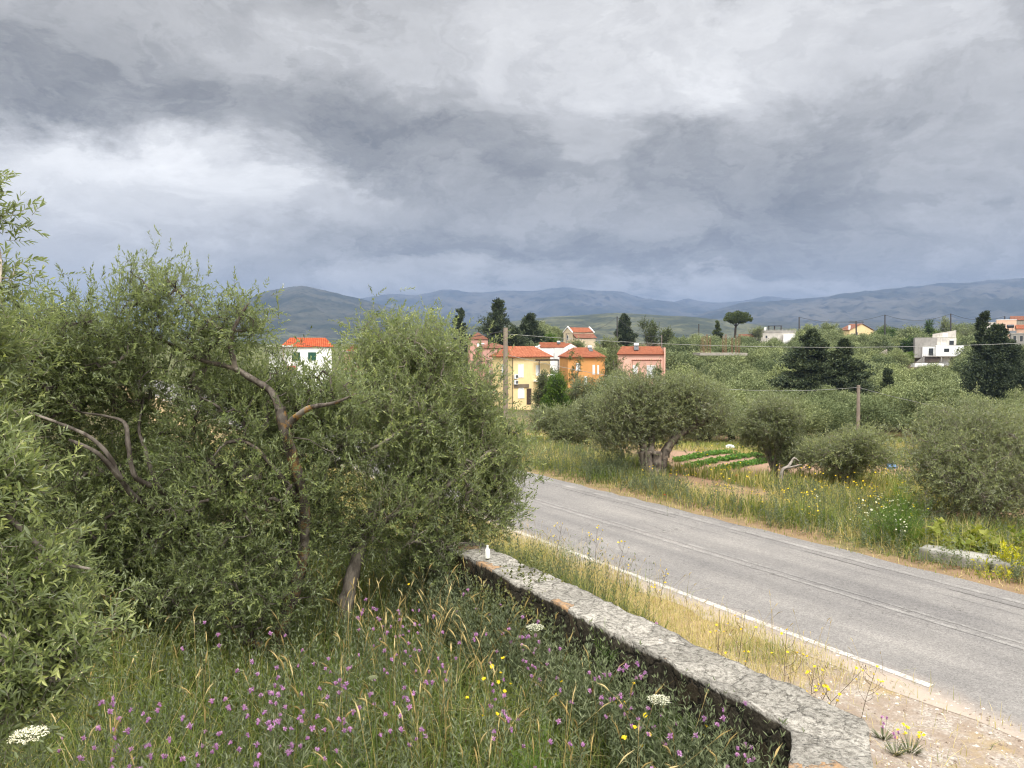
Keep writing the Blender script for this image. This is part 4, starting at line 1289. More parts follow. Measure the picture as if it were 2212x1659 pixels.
# ------------------------------------------------------------------ the near olive trees (left)
b = gp(738, 1352, .46)
Z0 = b[1]
tA = tree("olive_tree", "bushy olive tree with a slim bare trunk standing behind the stone wall", b,
     [(Lq((735, 1375, Z0), (750, 1290, Z0), (770, 1210, Z0 + .1), (800, 1120, Z0 + .3), (850, 1020, Z0 + .5), (905, 900, Z0 + .7), (940, 780, Z0 + .8)), .085, .025, .1),
      (Lq((772, 1205, Z0 + .1), (720, 1100, Z0 + .5), (690, 980, Z0 + .9), (700, 860, Z0 + 1.1), (740, 760, Z0 + 1.2)), .05, .018, .1),
      (Lq((790, 1150, Z0 + .2), (880, 1100, Z0 + .2), (980, 1040, Z0 + .3), (1050, 980, Z0 + .5)), .045, .015, .2),
      (Lq((700, 1010, Z0 + .3), (770, 985, Z0 + .1), (830, 955, Z0), (880, 915, Z0 + .1)), .034, .006, 1.0),
      (Lq((850, 1020, Z0 + .5), (1000, 900, Z0 + 1.0), (1060, 800, Z0 + 1.4)), .035, .012, .1)],
     [E_(912, 880, 190, 190, Z0 + .9, .95), E_(1000, 990, 125, 170, Z0 + 1.0, .8), E_(860, 1080, 220, 150, Z0 + .4, .85), E_(820, 760, 90, 95, Z0 + .9, .6),
      E_(905, 745, 80, 85, Z0 + 1.0, .6), E_(960, 820, 55, 85, Z0 + 1.2, .5), E_(1065, 1010, 65, 105, Z0 + 1.1, .5), E_(755, 890, 75, 105, Z0 + .8, .7), E_(960, 1190, 110, 80, Z0 + .5, .6), E_(800, 700, 45, 60, Z0 + 1, .2), E_(890, 900, 80, 70, Z0 + .1, .3), E_(1085, 1000, 80, 115, Z0 + 1.1, .5), E_(1060, 1090, 70, 70, Z0 + .9, .45), E_(692, 750, 20, 40, Z0 + .6, .2), E_(905, 700, 30, 45, Z0 + 1, .2)],
     640, 17, .052, 14, .17, 101, blossom=.10, base_t=.50, up=.5, width=.30, sig=.125)

b2 = gp(585, 1430, .46); Z1 = b2[1]
tB = tree("olive_tree", "sprawling olive tree with orange lichen on its forked leaning limb", b2,
     [(Lq((590, 1450, Z1), (610, 1350, Z1 + .1), (650, 1220, Z1 + .2), (655, 1110, Z1 + .1), (648, 1050, Z1), (628, 980, Z1 - .1), (612, 920, Z1 - .15), (604, 880, Z1 - .15)), .062, .045, .6),
      (Lq((604, 885, Z1 - .15), (585, 845, Z1 - .1), (540, 815, Z1), (505, 795, Z1), (430, 775, Z1 + .1), (350, 735, Z1 + .2), (300, 725, Z1 + .4)), .036, .010, .1),
      (Lq((508, 797, Z1), (500, 755, Z1 - .05), (480, 715, Z1 - .05), (440, 685, Z1), (395, 640, Z1 + .1), (360, 600, Z1 + .2)), .028, .006, .1),
      (Lq((498, 735, Z1 - .05), (510, 700, Z1 - .1), (530, 665, Z1), (538, 655, Z1)), .020, .006, .1),
      (Lq((616, 930, Z1 - .12), (635, 905, Z1 - .2), (670, 880, Z1 - .3), (722, 870, Z1 - .3), (770, 850, Z1 - .2)), .038, .007, .9),
      (Lq((652, 1090, Z1 + .1), (620, 1050, Z1 - .1), (590, 1010, Z1 - .2), (555, 970, Z1 - .2), (520, 950, Z1 - .1)), .032, .012, .1),
      (Lq((590, 1420, Z1), (560, 1395, Z1 - .1), (525, 1385, Z1 - .2)), .06, .03, .8)],
     [E_(340, 640, 95, 90, Z1 + .1, .5), E_(250, 700, 140, 95, Z1 + .2, .7), E_(450, 715, 70, 70, Z1 + .2, .5), E_(330, 800, 230, 110, Z1 + .5, .9), E_(520, 950, 190, 150, Z1 + .5, .8), E_(500, 1110, 220, 170, Z1 + .2, .9),
      E_(660, 1010, 130, 160, Z1 + .9, .6), E_(520, 1260, 220, 110, Z1, .7), E_(630, 890, 105, 70, Z1 + .8, .5), E_(300, 560, 28, 40, Z1, .15), E_(400, 575, 30, 45, Z1, .15), E_(522, 695, 70, 80, Z1 + .05, .3), E_(470, 700, 85, 75, Z1 + .1, .4), E_(640, 850, 125, 90, Z1 + .5, .5), E_(600, 900, 125, 100, Z1 + .9, .5), E_(690, 905, 110, 110, Z1 + .7, .5), E_(560, 870, 110, 75, Z1 + .6, .5), E_(765, 850, 70, 60, Z1 - .1, .3), E_(585, 800, 60, 45, Z1 + .1, .25), E_(680, 960, 80, 70, Z1 - .15, .25), E_(560, 1050, 90, 80, Z1 - .2, .25), E_(420, 740, 80, 60, Z1 - .1, .25), E_(330, 1050, 180, 160, Z1 + 1.4, .7), E_(300, 990, 90, 90, Z1 + 1.5, .5)],
     800, 16, .050, 14, .165, 202, bm=BARKL, blossom=.05, base_t=.42, up=.45, width=.30, sig=.12)

Z2 = 8.2
tC = tree("olive_tree", "leaning olive tree with pale forked grey boughs at the left, behind the sprawling one", at(430, 1420, Z2),
     [(Lq((440, 1500, Z2), (420, 1330, Z2), (400, 1180, Z2 - .5), (385, 1095, Z2 - .9), (345, 1058, Z2 - 1.2), (300, 1038, Z2 - 1.4), (285, 1010, Z2 - 1.45), (277, 960, Z2 - 1.45), (270, 915, Z2 - 1.4), (235, 900, Z2 - 1.3), (170, 890, Z2 - 1.2)), .046, .009, .0),
      (Lq((345, 1058, Z2 - 1.2), (325, 1010, Z2 - 1.15), (310, 960, Z2 - 1.1), (300, 925, Z2 - 1.0), (310, 860, Z2 - .9)), .026, .007, 0),
      (Lq((392, 1130, Z2 - .8), (300, 1080, Z2 - 1.3), (262, 1035, Z2 - 1.5), (235, 985, Z2 - 1.6), (195, 945, Z2 - 1.6), (130, 915, Z2 - 1.6), (60, 890, Z2 - 1.5)), .030, .008, 0),
      (Lq((262, 1035, Z2 - 1.5), (240, 1010, Z2 - 1.6), (205, 975, Z2 - 1.7), (150, 950, Z2 - 1.7)), .03, .012, 0)],
     [E_(130, 770, 170, 120, Z2 - .8, .8), E_(60, 900, 130, 150, Z2 - .8, .7), E_(230, 850, 150, 80, Z2 - .6, .6), E_(40, 740, 80, 80, Z2 - .9, .5), E_(200, 1090, 190, 140, Z2 - .7, .8), E_(150, 1230, 180, 120, Z2 - .7, .7), E_(330, 1200, 150, 130, Z2 - .4, .6)],
     470, 17, .051, 14, .17, 303, blossom=.08, base_t=.44, up=.35, width=.30, sig=.125, bm=BARKL)

# close boughs reaching in from the left edge
tD = tree("olive_tree", "close olive boughs with broad bright leaves reaching in from the left edge", (-3.3, 2.6, .3),
     [([(-3.3, 2.6, .2), (-3.2, 2.6, 1.1), (-2.9, 2.7, 1.7), (-2.5, 2.9, 2.1)], .12, .05, 0),
      (Lq((-130, 1000, 2.9), (30, 1130, 3.1), (120, 1210, 3.2), (200, 1230, 3.3)), .016, .005, 0),
      (Lq((-150, 1280, 2.8), (20, 1380, 2.9), (130, 1420, 3.0), (200, 1370, 3.1)), .007, .005, 0),
      (Lq((-200, 900, 2.9), (-60, 760, 3.2), (0, 600, 3.4), (-15, 470, 3.5)), .012, .004, 0),
      (Lq((-150, 1100, 2.8), (-50, 1290, 2.7), (-10, 1430, 2.75)), .006, .004, 0)],
     [E_(-40, 1060, 120, 110, 3.1, .3), E_(40, 1240, 110, 80, 3.1, .3), E_(20, 1400, 110, 70, 2.95, .25), E_(-70, 980, 110, 110, 3.3, .35), E_(40, 1310, 150, 90, 3.3, .35), E_(-55, 610, 60, 75, 3.4, .18), E_(-30, 450, 48, 90, 3.5, .1), E_(10, 610, 34, 50, 3.4, .1), E_(-30, 760, 80, 80, 3.6, .3), E_(50, 1460, 150, 85, 2.95, .25), E_(160, 1390, 110, 75, 3.1, .25), E_(-20, 1540, 110, 70, 2.8, .2), E_(-80, 750, 80, 130, 3.4, .3)],
     470, 8, .048, 10, .10, 404, blossom=.22, hexa=True, base_t=.54, up=.25, sig=.06, young=.28, width=.26, grow_r=(.0022, .0018), maxr=.014)

# ------------------------------------------------------------------ olives beyond the road
def to_local(lims): return lims
zb = float(zt(*gp(1410, 1035, -.55)[:2]))
p = gp(1410, 1040, zb); Zb = p[1]
s_ = Zb / F
def lp(qx, qy, dy=0.0): return at(qx, qy, Zb + dy)
lims = []
r_ = np.random.default_rng(5)
for (x0, x1, dy, r0) in ((1393, 1392, -.10, .14), (1404, 1401, -.18, .15), (1417, 1420, -.18, .15), (1428, 1432, -.08, .14), (1410, 1412, .15, .14)):
    lims.append(([lp(x0 + (x0 - 1410) * .7, 1058, dy * 1.5), lp(x0, 1025, dy), lp(x1, 1000, dy * .8), lp(x1 + (x1 - 1410) * .3, 975, dy * .7)], r0 * 1.15, r0 * .75, .0))
lims += [([lp(1396, 995), lp(1388, 960), lp(1372, 905, .2), lp(1345, 865, .4)], .13, .04, 0), ([lp(1404, 985), lp(1408, 935, .2), lp(1402, 880, .4), lp(1420, 840, .5)], .11, .04, 0),
         ([lp(1426, 1000), lp(1445, 962), lp(1475, 935), lp(1525, 910), lp(1560, 895)], .15, .03, 0), ([lp(1448, 960), lp(1475, 900, .5), lp(1490, 850, .8)], .09, .03, 0), ([lp(1384, 945), lp(1335, 915, .3), lp(1310, 880, .5)], .08, .03, 0)]
BARKG = bark("gnarled_bark", (.05, .042, .035), (.19, .16, .13), 0, 4.0)
tree("olive_tree", "broad old olive tree with a thick gnarled forked trunk beside the road", p, lims,
     [E_(1372, 880, 92, 72, Zb, 1.2), E_(1482, 876, 96, 62, Zb + .3, 1.2), E_(1380, 850, 66, 46, Zb + .2, 1.0), E_(1485, 850, 70, 44, Zb + .3, .9), E_(1400, 930, 60, 40, Zb + .5, .8), E_(1400, 925, 60, 30, Zb + .2, 1.0), E_(1320, 935, 58, 52, Zb + .5, .8), E_(1360, 950, 45, 30, Zb - .3, .6), E_(1552, 905, 46, 50, Zb, .8), E_(1400, 845, 55, 22, Zb + .3, .8), E_(1490, 925, 60, 24, Zb + .2, .8), E_(1320, 880, 32, 50, Zb + .8, .7), E_(1500, 850, 40, 22, Zb + .3, .7)],
     600, 13, .075, 10, .20, 505, lm=LEAFM, bm=BARKG, blossom=.0, base_t=.52, width=.32, sig=.22, up=.35, young=.4)


def mid_olive(label, qx, qb, rx, qt, Z, seed, n_t=300, per=12, leaf=.085, bushy=True, lm=None, gaps=.6, cat="olive tree", name="olive_tree", bt=.5, extra=(), trunk=True):
    g_ = at(qx, qb, Z); zz = float(zt(g_[0], g_[1])); org = np.array([g_[0], g_[1], zz - .1])
    hgt = (qb - qt) * .5
    top = at(qx, qt, Z)[2]; bot = zz + (.15 if bushy else .9)
    rxm = rx * Z / F * 1.05; bot -= .12; cz = (top + bot) / 2; rz = (top - bot) / 2
    cx, cy = g_[0], g_[1]
    r2 = np.random.default_rng(seed)
    ells = [(cx, cy, cz, rxm * .64, rxm * .64, rz * .80)]
    for k in range(8):
        a = k * .785 + r2.random() * .6; h = r2.uniform(-.5, .6)
        rr = r2.uniform(.26, .54)
        ells.append((cx + math.cos(a) * rxm * .62, cy + math.sin(a) * rxm * .62, cz + rz * h, rxm * rr, rxm * rr, rz * rr * .95))
    ells += list(extra)
    lims = [([org, org + (.1, 0, .5), (cx + .1, cy, cz - rz * .2), (cx, cy, cz + rz * .4)], min(.28, rxm * .10), .03, 0)]
    for k in range(4):
        a = k * 1.57 + r2.random()
        lims.append(([(cx, cy, zz + (bot - zz) * .6 + .2), (cx + math.cos(a) * rxm * .3, cy + math.sin(a) * rxm * .3, cz - rz * .2), (cx + math.cos(a) * rxm * .55, cy + math.sin(a) * rxm * .55, cz + rz * .3)], min(.14, rxm * .05), .02, 0))
    return tree(name, label, org, lims, ells, n_t, per, leaf, 9, leaf * 2.3, seed, lm=lm or LEAFM, base_t=bt, width=.33, sig=rxm * .10, up=.4, cat=cat, young=.4, shell=gaps)


mid_olive("rounded young olive tree right of the crop rows, pale dry branch at its foot", 1668, 1040, 78, 834, 21.5, 601, 360, 13, .075)
mid_olive("low spreading olive bush right of the pale dry branch", 1822, 1068, 100, 918, 19.5, 602, 340, 12, .07)
mid_olive("wide dark olive tree behind the low concrete wall at the right edge", 2130, 1182, 185, 880, 15.2, 603, 620, 14, .065, extra=[E_(2080, 930, 90, 70, 15.6, 1.0), E_(2180, 950, 90, 90, 16, 1.0), E_(2030, 1060, 80, 90, 15, .8)])
mid_olive("grey green olive bush left of the gnarled tree, beside the far road", 1225, 965, 84, 868, 29, 604, 300, 12, .10)
mid_olive("dark olive tree between the gnarled tree and the bush by the road", 1302, 955, 52, 850, 27, 605, 220, 12, .10, bt=.36)
mid_olive("dark olive tree leaning on the yellow house", 1178, 885, 26, 792, 80, 606, 160, 10, .22, bt=.28, lm=LEAFM)
mid_olive("dense olive tree under the orange house", 1262, 862, 50, 795, 84, 607, 200, 11, .22, bt=.40)
mid_olive("olive tree under the pink house window", 1335, 840, 36, 792, 90, 608, 160, 10, .24, bt=.48)
mid_olive("bright yellow green leafy tree among olives right of the yellow house", 1202, 872, 29, 790, 78, 609, 170, 10, .22, lm=GREEN, cat="tree", name="broadleaf_tree")
mid_olive("tall feathery tree standing before the orange house", 1325, 815, 34, 728, 108, 610, 90, 7, .30, lm=leaf_mat("feathery_leaf", [(0, (.04, .05, .02)), (.5, (.09, .11, .035)), (1, (.16, .18, .06))], None, .3), cat="tree", name="broadleaf_tree", gaps=.3)
mid_olive("thin young tree beside the orange house corner", 1242, 800, 16, 742, 112, 611, 40, 6, .26, lm=bpy.data.materials["feathery_leaf"], cat="tree", name="broadleaf_tree", gaps=.2)
mid_olive("small dark palm like bush below the pink house corner", 1420, 808, 16, 780, 115, 612, 80, 9, .25, lm=GREEN, bt=.1, cat="bush", name="bush")
mid_olive("round golden green bush left of the stilt house", 1952, 792, 19, 762, 205, 613, 110, 9, .4, lm=GREEN, bt=.78, cat="bush", name="bush")

# ------------------------------------------------------------------ conifers
def conifer(label, qx, qt, qb, rx, Z, seed, kind='pine', lm=None, nb=70, group=None, name="pine_tree", cat="pine tree", trunk_show=.12, blade=.3):
    r_ = np.random.default_rng(seed)
    top = at(qx, qt, Z); g_ = at(qx, qb, Z); zz = float(min(zt(g_[0], g_[1]), g_[2]))
    org = np.array([g_[0], g_[1], zz - .2]); H = top[2] - org[2]; Rm = rx * Z / F
    e = empty(name, org); tag(e, label, cat, group)
    T, C = Geo(), Geo()
    tr = crom([(0, 0, 0), (.02 * H, 0, H * .4), (-.01 * H, .01 * H, H * .75), (0, 0, H * .98)], 6)
    T.tube(tr, np.linspace(H * .022, H * .003, len(tr)), 8, rnd=.06, seed=seed)
    Ps, Ds = [], []
    for i in range(nb):
        t = trunk_show + (1 - trunk_show) * (i + r_.random()) / nb
        a = r_.random() * 6.283
        if kind == 'pine': prof = (1 - t) ** .7 * (.40 + .85 * r_.random()); rise = .12 + .45 * t
        elif kind == 'cypress': prof = min(1, (1 - t) * 1.28 + .04) * (.62 + .5 * r_.random()) * (.6 + .4 * min(1, t / .2)); rise = .55
        elif kind == 'cedar': prof = (1 - t ** 1.6) * (.6 + .55 * r_.random()); rise = .03
        else: prof = (1 - t) ** .8 * (.8 + .35 * r_.random()); rise = .0
        L = Rm * prof + .02 * H
        d = np.array([math.cos(a), math.sin(a), 0])
        p0 = np.array([np.interp(t * H * .98, tr[:, 2], tr[:, 0]), np.interp(t * H * .98, tr[:, 2], tr[:, 1]), t * H * .98])
        tip = p0 + d * L + np.array([0, 0, rise * L + r_.normal() * .05 * L])
        mid = p0 * .5 + tip * .5 + np.array([0, 0, (-.10 if kind != 'cedar' else .04) * L])
        br = crom([p0, mid, tip], 4)
        T.tube(br, np.linspace(H * .006, H * .0015, len(br)), 4, cap=False)
        m_ = max(4, int(7 * L / Rm * 1.6 + 3))
        for s in np.linspace(.22, 1.05, m_):
            c = p0 * (1 - s) ** 2 + 2 * mid * s * (1 - s) + tip * s * s
            w = L * .24 * (1.15 - s * .65)
            n = 9
            Ps.append(c + r_.normal(size=(n, 3)) * np.array([w, w, w * (.35 if kind == 'pine' else .16 if kind == 'cedar' else .7)]))
            Ds.append(np.tile(nrm(d + np.array([0, 0, .5 + rise])), (n, 1)))
    P, D = np.vstack(Ps), np.vstack(Ds)
    rep = 3
    P = np.repeat(P, rep, 0) + r_.normal(size=(len(P) * rep, 3)) * blade * .3; D = np.repeat(D, rep, 0)
    D = nrm(D + r_.normal(size=D.shape) * .65)
    dist = np.hypot(P[:, 0], P[:, 1]) / Rm
    add_leaves(C, P, D, unit_rand(r_, len(P)), blade * (.7 + .7 * r_.random(len(P))), blade * .42, np.clip(.42 + .18 * np.sin(P[:, 0] * 2.1) * np.cos(P[:, 2] * 1.7) + r_.normal(size=len(P)) * .24, .02, .98))
    T.build("trunk", BARKD, e, True); C.build("crown", lm or NEEDLE, e)
    return e


conifer("small dark pine above the half hidden red roofs", 993, 667, 745, 27, 175, 701, 'pine', nb=46, blade=.42)
conifer("largest dark pine with open upper boughs behind the yellow house", 1074, 648, 742, 50, 170, 702, 'pine', nb=90, blade=.45, trunk_show=.06)
conifer("dark pine right of the largest pine, before the chapel", 1146, 680, 742, 38, 172, 703, 'pine', nb=70, blade=.55, trunk_show=.05)
conifer("low dark pine foliage between the two village pines and the houses", 1112, 712, 748, 46, 165, 713, 'pine', nb=60, blade=.55, trunk_show=.05)
conifer("dense dark rounded cypress right of the chapel", 1350, 680, 722, 21, 215, 704, 'cypress', nb=70, blade=.55, name="cypress_tree", cat="cypress")
conifer("tiered pale pine with level boughs left of the umbrella pine", 1550, 693, 716, 10, 262, 705, 'cedar', nb=34, blade=.5, lm=NEEDLE2)
conifer("huge dark cypress with a bent top at the right edge", 2152, 704, 868, 62, 118, 706, 'cypress', nb=230, blade=.42, name="cypress_tree", cat="cypress", trunk_show=.02)
conifer("bent leading shoot tree rising from the huge dark cypress", 2122, 674, 800, 22, 121, 716, 'pine', nb=42, blade=.4, name="cypress_tree", cat="cypress", trunk_show=.3)
conifer("broad dark cedar with level tiers in the middle of the grove", 1752, 712, 848, 92, 112, 707, 'cedar', nb=170, blade=.42, name="cedar_tree", cat="cedar", trunk_show=.04)
conifer("second dark cedar, lower, right of the broad one", 1822, 733, 858, 70, 108, 708, 'cedar', nb=120, blade=.42, name="cedar_tree", cat="cedar", trunk_show=.04)
conifer("small dark spiky conifer in the olives right of the two cedars", 1918, 800, 850, 17, 100, 709, 'cypress', nb=46, blade=.36, name="cypress_tree", cat="cypress")

# umbrella pine
g_ = at(1588, 720, 262); top = at(1594, 675, 262)
e = empty("umbrella_pine", (g_[0], g_[1], g_[2] - .5)); tag(e, "umbrella pine with a flat domed crown and bare forked trunk on the ridge", "pine tree")
H = top[2] - g_[2]
T, C = Geo(), Geo(); r_ = np.random.default_rng(8)
T.tube(crom([(0, 0, -1), (.1, 0, H * .3), (.3, 0, H * .5)], 4), np.linspace(.42, .3, 9), 8)
for a, L in ((2.8, 2.2), (.4, 2.8), (1.6, 1.4), (4.6, 1.6), (3.6, 3.0), (5.6, 2.4)):
    T.tube(crom([(.2, 0, H * .38), (math.cos(a) * L * .5 + .3, math.sin(a) * L * .5, H * .58), (math.cos(a) * L + .5, math.sin(a) * L, H * .78)], 4), np.linspace(.2, .08, 9), 6)
n = 5200
d = unit_rand(r_, n); rr = r_.random(n) ** .35
P = np.stack([d[:, 0] * 4.5 * rr + .8, d[:, 1] * 4.3 * rr, np.where(d[:, 2] > 0, d[:, 2] * 2.5, d[:, 2] * 1.0) * rr + H * .74], 1)
P += .35 * np.sin(P[:, [1, 0, 0]] * 2.2)
add_leaves(C, P, nrm(d + np.array([0, 0, .5]) + r_.normal(size=(n, 3)) * .4), unit_rand(r_, n), .55, .22, np.clip(.45 + r_.normal(size=n) * .2, 0, 1))
T.build("trunk", BARKD, e, True); C.build("crown", NEEDLE2, e)

# leafy trees on the ridge
for i, (lab, qx, qb, rx, qt, Z, m_, bt) in enumerate([
    ("tall rounded dark tree right of the dark cypress on the ridge", 1403, 724, 25, 679, 225, NEEDLE2, .35),
    ("lower dark tree touching the tall rounded one on the ridge", 1440, 722, 20, 699, 225, NEEDLE2, .35),
    ("olive green tree standing just right of the chapel", 1310, 750, 26, 722, 178, LEAFM, .62),
    ("green tree left of the chapel, beside the dark pines", 1190, 748, 18, 714, 175, GREEN, .55),
    ("round tree below the umbrella pine", 1632, 722, 16, 703, 268, LEAFM, .55),
    ("vivid green tree before the yellow ridge house", 1925, 745, 24, 703, 262, GREEN, .35),
    ("green tree right of the yellow ridge house", 1972, 742, 26, 700, 255, GREEN, .42),
    ("bushy green tree left of the stilt house roof", 2008, 752, 30, 716, 240, GREEN, .25),
    ("pale tall tree behind the slanted parapet", 2046, 735, 24, 683, 258, LEAFM, .7),
    ("wide olive green tree right of the slanted parapet", 2095, 765, 30, 694, 240, LEAFM, .5),
    ("green tree behind the stilt house, left of the pale tall one", 2008, 735, 16, 685, 262, GREEN, .4),
    ("dark bushy tree at the foot of the stilt house shed", 1965, 770, 22, 722, 222, GREEN, .1),
    ("low green bush under the peach houses", 2188, 772, 26, 742, 205, GREEN, .3),
    ("olive green bush at the right edge under the flat house", 2222, 770, 22, 735, 200, LEAFM, .5),
    ("small olive green tree hiding the foot of the chapel", 1248, 768, 26, 731, 176, LEAFM, .5),
    ("shrub at the foot of the stilt house steps", 2070, 800, 14, 780, 200, LEAFM, .6)]):
    mid_olive(lab, qx, qb, rx, qt, Z, 800 + i, 80, 8, .5, lm=m_, bt=bt, cat="tree", name="broadleaf_tree")

# ------------------------------------------------------------------ the grove on the far slope: individual olive trees
def far_proto(seed, leaf, n_t, per, lm):
    """unit olive: crown radius about 1, height about 1.75, returned as a thing at the origin"""
    r2 = np.random.default_rng(seed)
    e = empty("olive_tree"); 
    T, C = Geo(), Geo()
    T.tube(crom([(0, 0, -.4), (.05, 0, .25), (0, .04, .7), (.05, 0, 1.1)], 4), np.linspace(.13, .04, 13), 7, rnd=.1, seed=seed)
    for k in range(4):
        a = k * 1.6 + r2.random(); T.tube(crom([(0, 0, .3), (math.cos(a) * .3, math.sin(a) * .3, .7), (math.cos(a) * .6, math.sin(a) * .6, 1.0)], 3), np.linspace(.06, .02, 7), 5)
    ells = [(0, 0, .95, .72, .72, .62)]
    for k in range(9):
        a = k * .7 + r2.random() * .5; rr = r2.uniform(.28, .46)
        ells.append((math.cos(a) * .58, math.sin(a) * .58, r2.uniform(.55, 1.3), rr, rr, rr * .9))
    for k in range(3): ells.append((r2.normal() * .25, r2.normal() * .25, 1.4 + r2.random() * .15, .32, .32, .28))
    tg, out = ell_points(r2, ells, n_t, .62)
    ok = tg[:, 2] > .18; tg, out = tg[ok], out[ok]
    n = len(tg) * per; ci = np.repeat(np.arange(len(tg)), per)
    P = tg[ci] + r2.normal(size=(n, 3)) * .075
    D = nrm(out[ci] * .5 + np.array([0, 0, .5]) + r2.normal(size=(n, 3)) * .5)
    ct = r2.normal(size=len(tg)) * .11
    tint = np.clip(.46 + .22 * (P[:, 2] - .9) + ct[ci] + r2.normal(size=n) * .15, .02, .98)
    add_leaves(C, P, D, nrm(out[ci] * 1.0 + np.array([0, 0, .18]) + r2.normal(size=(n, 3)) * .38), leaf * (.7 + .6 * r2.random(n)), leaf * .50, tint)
    T.build("trunk", BARKD, e, True); C.build("crown", lm, e)
    return e


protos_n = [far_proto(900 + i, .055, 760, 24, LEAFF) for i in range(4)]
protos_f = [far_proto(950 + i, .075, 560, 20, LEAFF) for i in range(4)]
houses = [o for o in bpy.data.objects if o.get('category') in ('house', 'chapel', 'shed', 'ruin', 'slab')]
hxy = []
for o in houses:
    xs = [((o.matrix_basis @ Vector(c)).x, (o.matrix_basis @ Vector(c)).y) for ch in o.children if ch.name.startswith(('wall', 'slab', 'front_block')) for c in ch.bound_box]
    if xs: hxy.append((min(x for x, y in xs) - 2, max(x for x, y in xs) + 2, min(y for x, y in xs) - 3.2, max(y for x, y in xs) + 2))
pts = []
r_ = np.random.default_rng(77)
y = 40.0
while y < 292:
    sp = 5.3 + y * .0155
    x0 = (1090 - CX) / F * y - 4; x1 = (2330 - CX) / F * y + 3
    x = x0 + r_.random() * sp
    while x < x1:
        px, py = x + r_.normal() * sp * .22, y + r_.normal() * sp * .22
        rad = sp * r_.uniform(.42, .60)
        q_ = qof(np.array([px, py, float(zt(px, py)) + rad * .8]))
        bad = any(a < px < b_ and c < py < d_ for a, b_, c, d_ in hxy)
        # clearings the photograph shows
        if y < 118 and q_[0] < 1300: bad = True
        if y < 48 and q_[0] < 1600: bad = True
        if y < 56 and 1640 < q_[0] < 1760: bad = True
        if 1828 < q_[0] < 1880 and py < 57: bad = True
        if 1930 < q_[0] < 2010 and py < 62: bad = True
        if q_[0] < 1440 and 85 < py < 124: bad = True
        if abs(q_[0] - 2025) < 75 and 185 < py < 226: bad = True
        if 1180 < q_[0] < 1300 and 170 < py < 215: bad = True
        if q_[0] < 1150: bad = True
        if 1690 < q_[0] < 1890 and 100 < py < 118: bad = True
        if 2065 < q_[0] < 2215 and 110 < py < 128: bad = True
        for try_ in range(4):
            tq = qof(np.array([px, py, float(zt(px, py)) + rad * 1.45])); hit = False
            for (xa, xb, lim, zm) in ((1838, 1868, 928, 56), (1965, 2075, 790, 212), (1690, 1890, 835, 118), (2090, 2212, 852, 120), (1320, 1450, 806, 128), (1505, 1620, 768, 152), (1640, 1720, 732, 268), (1820, 1900, 720, 283), (1560, 1630, 714, 262), (1440, 1690, 728, 300), (1210, 1440, 750, 300)):
                if xa - rad * F / py * .6 < tq[0] < xb + rad * F / py * .6 and py < zm and tq[1] < lim: hit = True
            if not hit: break
            rad *= .82
        else: bad = True
        if not bad: pts.append((px, py, rad, q_[0]))
        x += sp
    y += sp * .92
print("grove trees", len(pts))
used = set()
for i, (px, py, rad, qx) in enumerate(pts):
    near = py < 95
    lst = protos_n if near else protos_f
    k = int(r_.integers(len(lst)))
    key = (near, k)
    o = lst[k] if key not in used else copy_tree(lst[k])
    used.add(key)
    sc = rad * (1.0 if py > 60 else .9)
    o.location = (px, py, float(zt(px, py)) - .05 * sc)
    o.rotation_euler = (0, 0, r_.random() * 6.283)
    hs = r_.uniform(.72, .98) * (1.0 if py > 80 else .88)
    o.scale = (sc, sc, sc * hs)
    if py < 75: lab, gr = "grey green olive tree in the low grove around the short field pole", "olives around the field pole"
    elif qx < 1480: lab, gr = "olive tree on the rise between the pink house and the ridge pines", "olives above the village houses"
    elif py < 135 and qx < 1760: lab, gr = "olive tree in the hollow left of the dark cedars", "olives left of the cedars"
    elif py < 150: lab, gr = "olive tree in the hollow between the dark cedars and the huge cypress", "olives between cedars and cypress"
    elif py < 215: lab, gr = "olive tree covering the far slope below the ridge houses", "olives on the far slope"
    else: lab, gr = "small olive tree along the top of the ridge", "olives on the ridge top"
    tag(o, lab, "olive tree", gr)
# ------------------------------------------------------------------ grasses
def blades(G, r_, P, h, w, tint, lean=.45, seg=3):
    n = len(P); a = r_.random(n) * 6.283
    ld = np.stack([np.cos(a), np.sin(a), np.zeros(n)], 1); sd_ = np.stack([-np.sin(a), np.cos(a), np.zeros(n)], 1)
    lean = np.abs(r_.normal(size=n)) * lean + .05
    h = np.broadcast_to(h, (n,)); w = np.broadcast_to(w, (n,)); tint = np.broadcast_to(tint, (n,))
    V = []
    for k in range(seg + 1):
        t = k / seg
        c = P + np.array([0, 0, 1.0]) * (h * t * (1 - .35 * np.minimum(lean, 1.2) * t))[:, None] + ld * (h * lean * t * t)[:, None]
        ww = (w * (1 - t ** 1.5) + .0006)[:, None] * .5
        V += [c - sd_ * ww, c + sd_ * ww]
    V = np.stack(V, 1)
    m_ = 2 * (seg + 1)
    f = np.concatenate([np.arange(n)[:, None] * m_ + np.array([[2 * k, 2 * k + 1, 2 * k + 3, 2 * k + 2]]) for k in range(seg)])
    tt = np.repeat(tint[:, None], m_, 1) + np.repeat(np.arange(seg + 1) / seg * .12, 2)[None]
    G.add(V.reshape(-1, 3), f, np.clip(tt, 0, .99).ravel())


def ns(x, y):                               # cheap patchiness in metres
    return (np.sin(x * 1.9 + 1.7 * np.sin(y * 1.3)) + np.sin(y * 2.3 + 1.5 * np.sin(x * 1.1 + 2)) + np.sin((x + y) * .73 + 1)) / 3


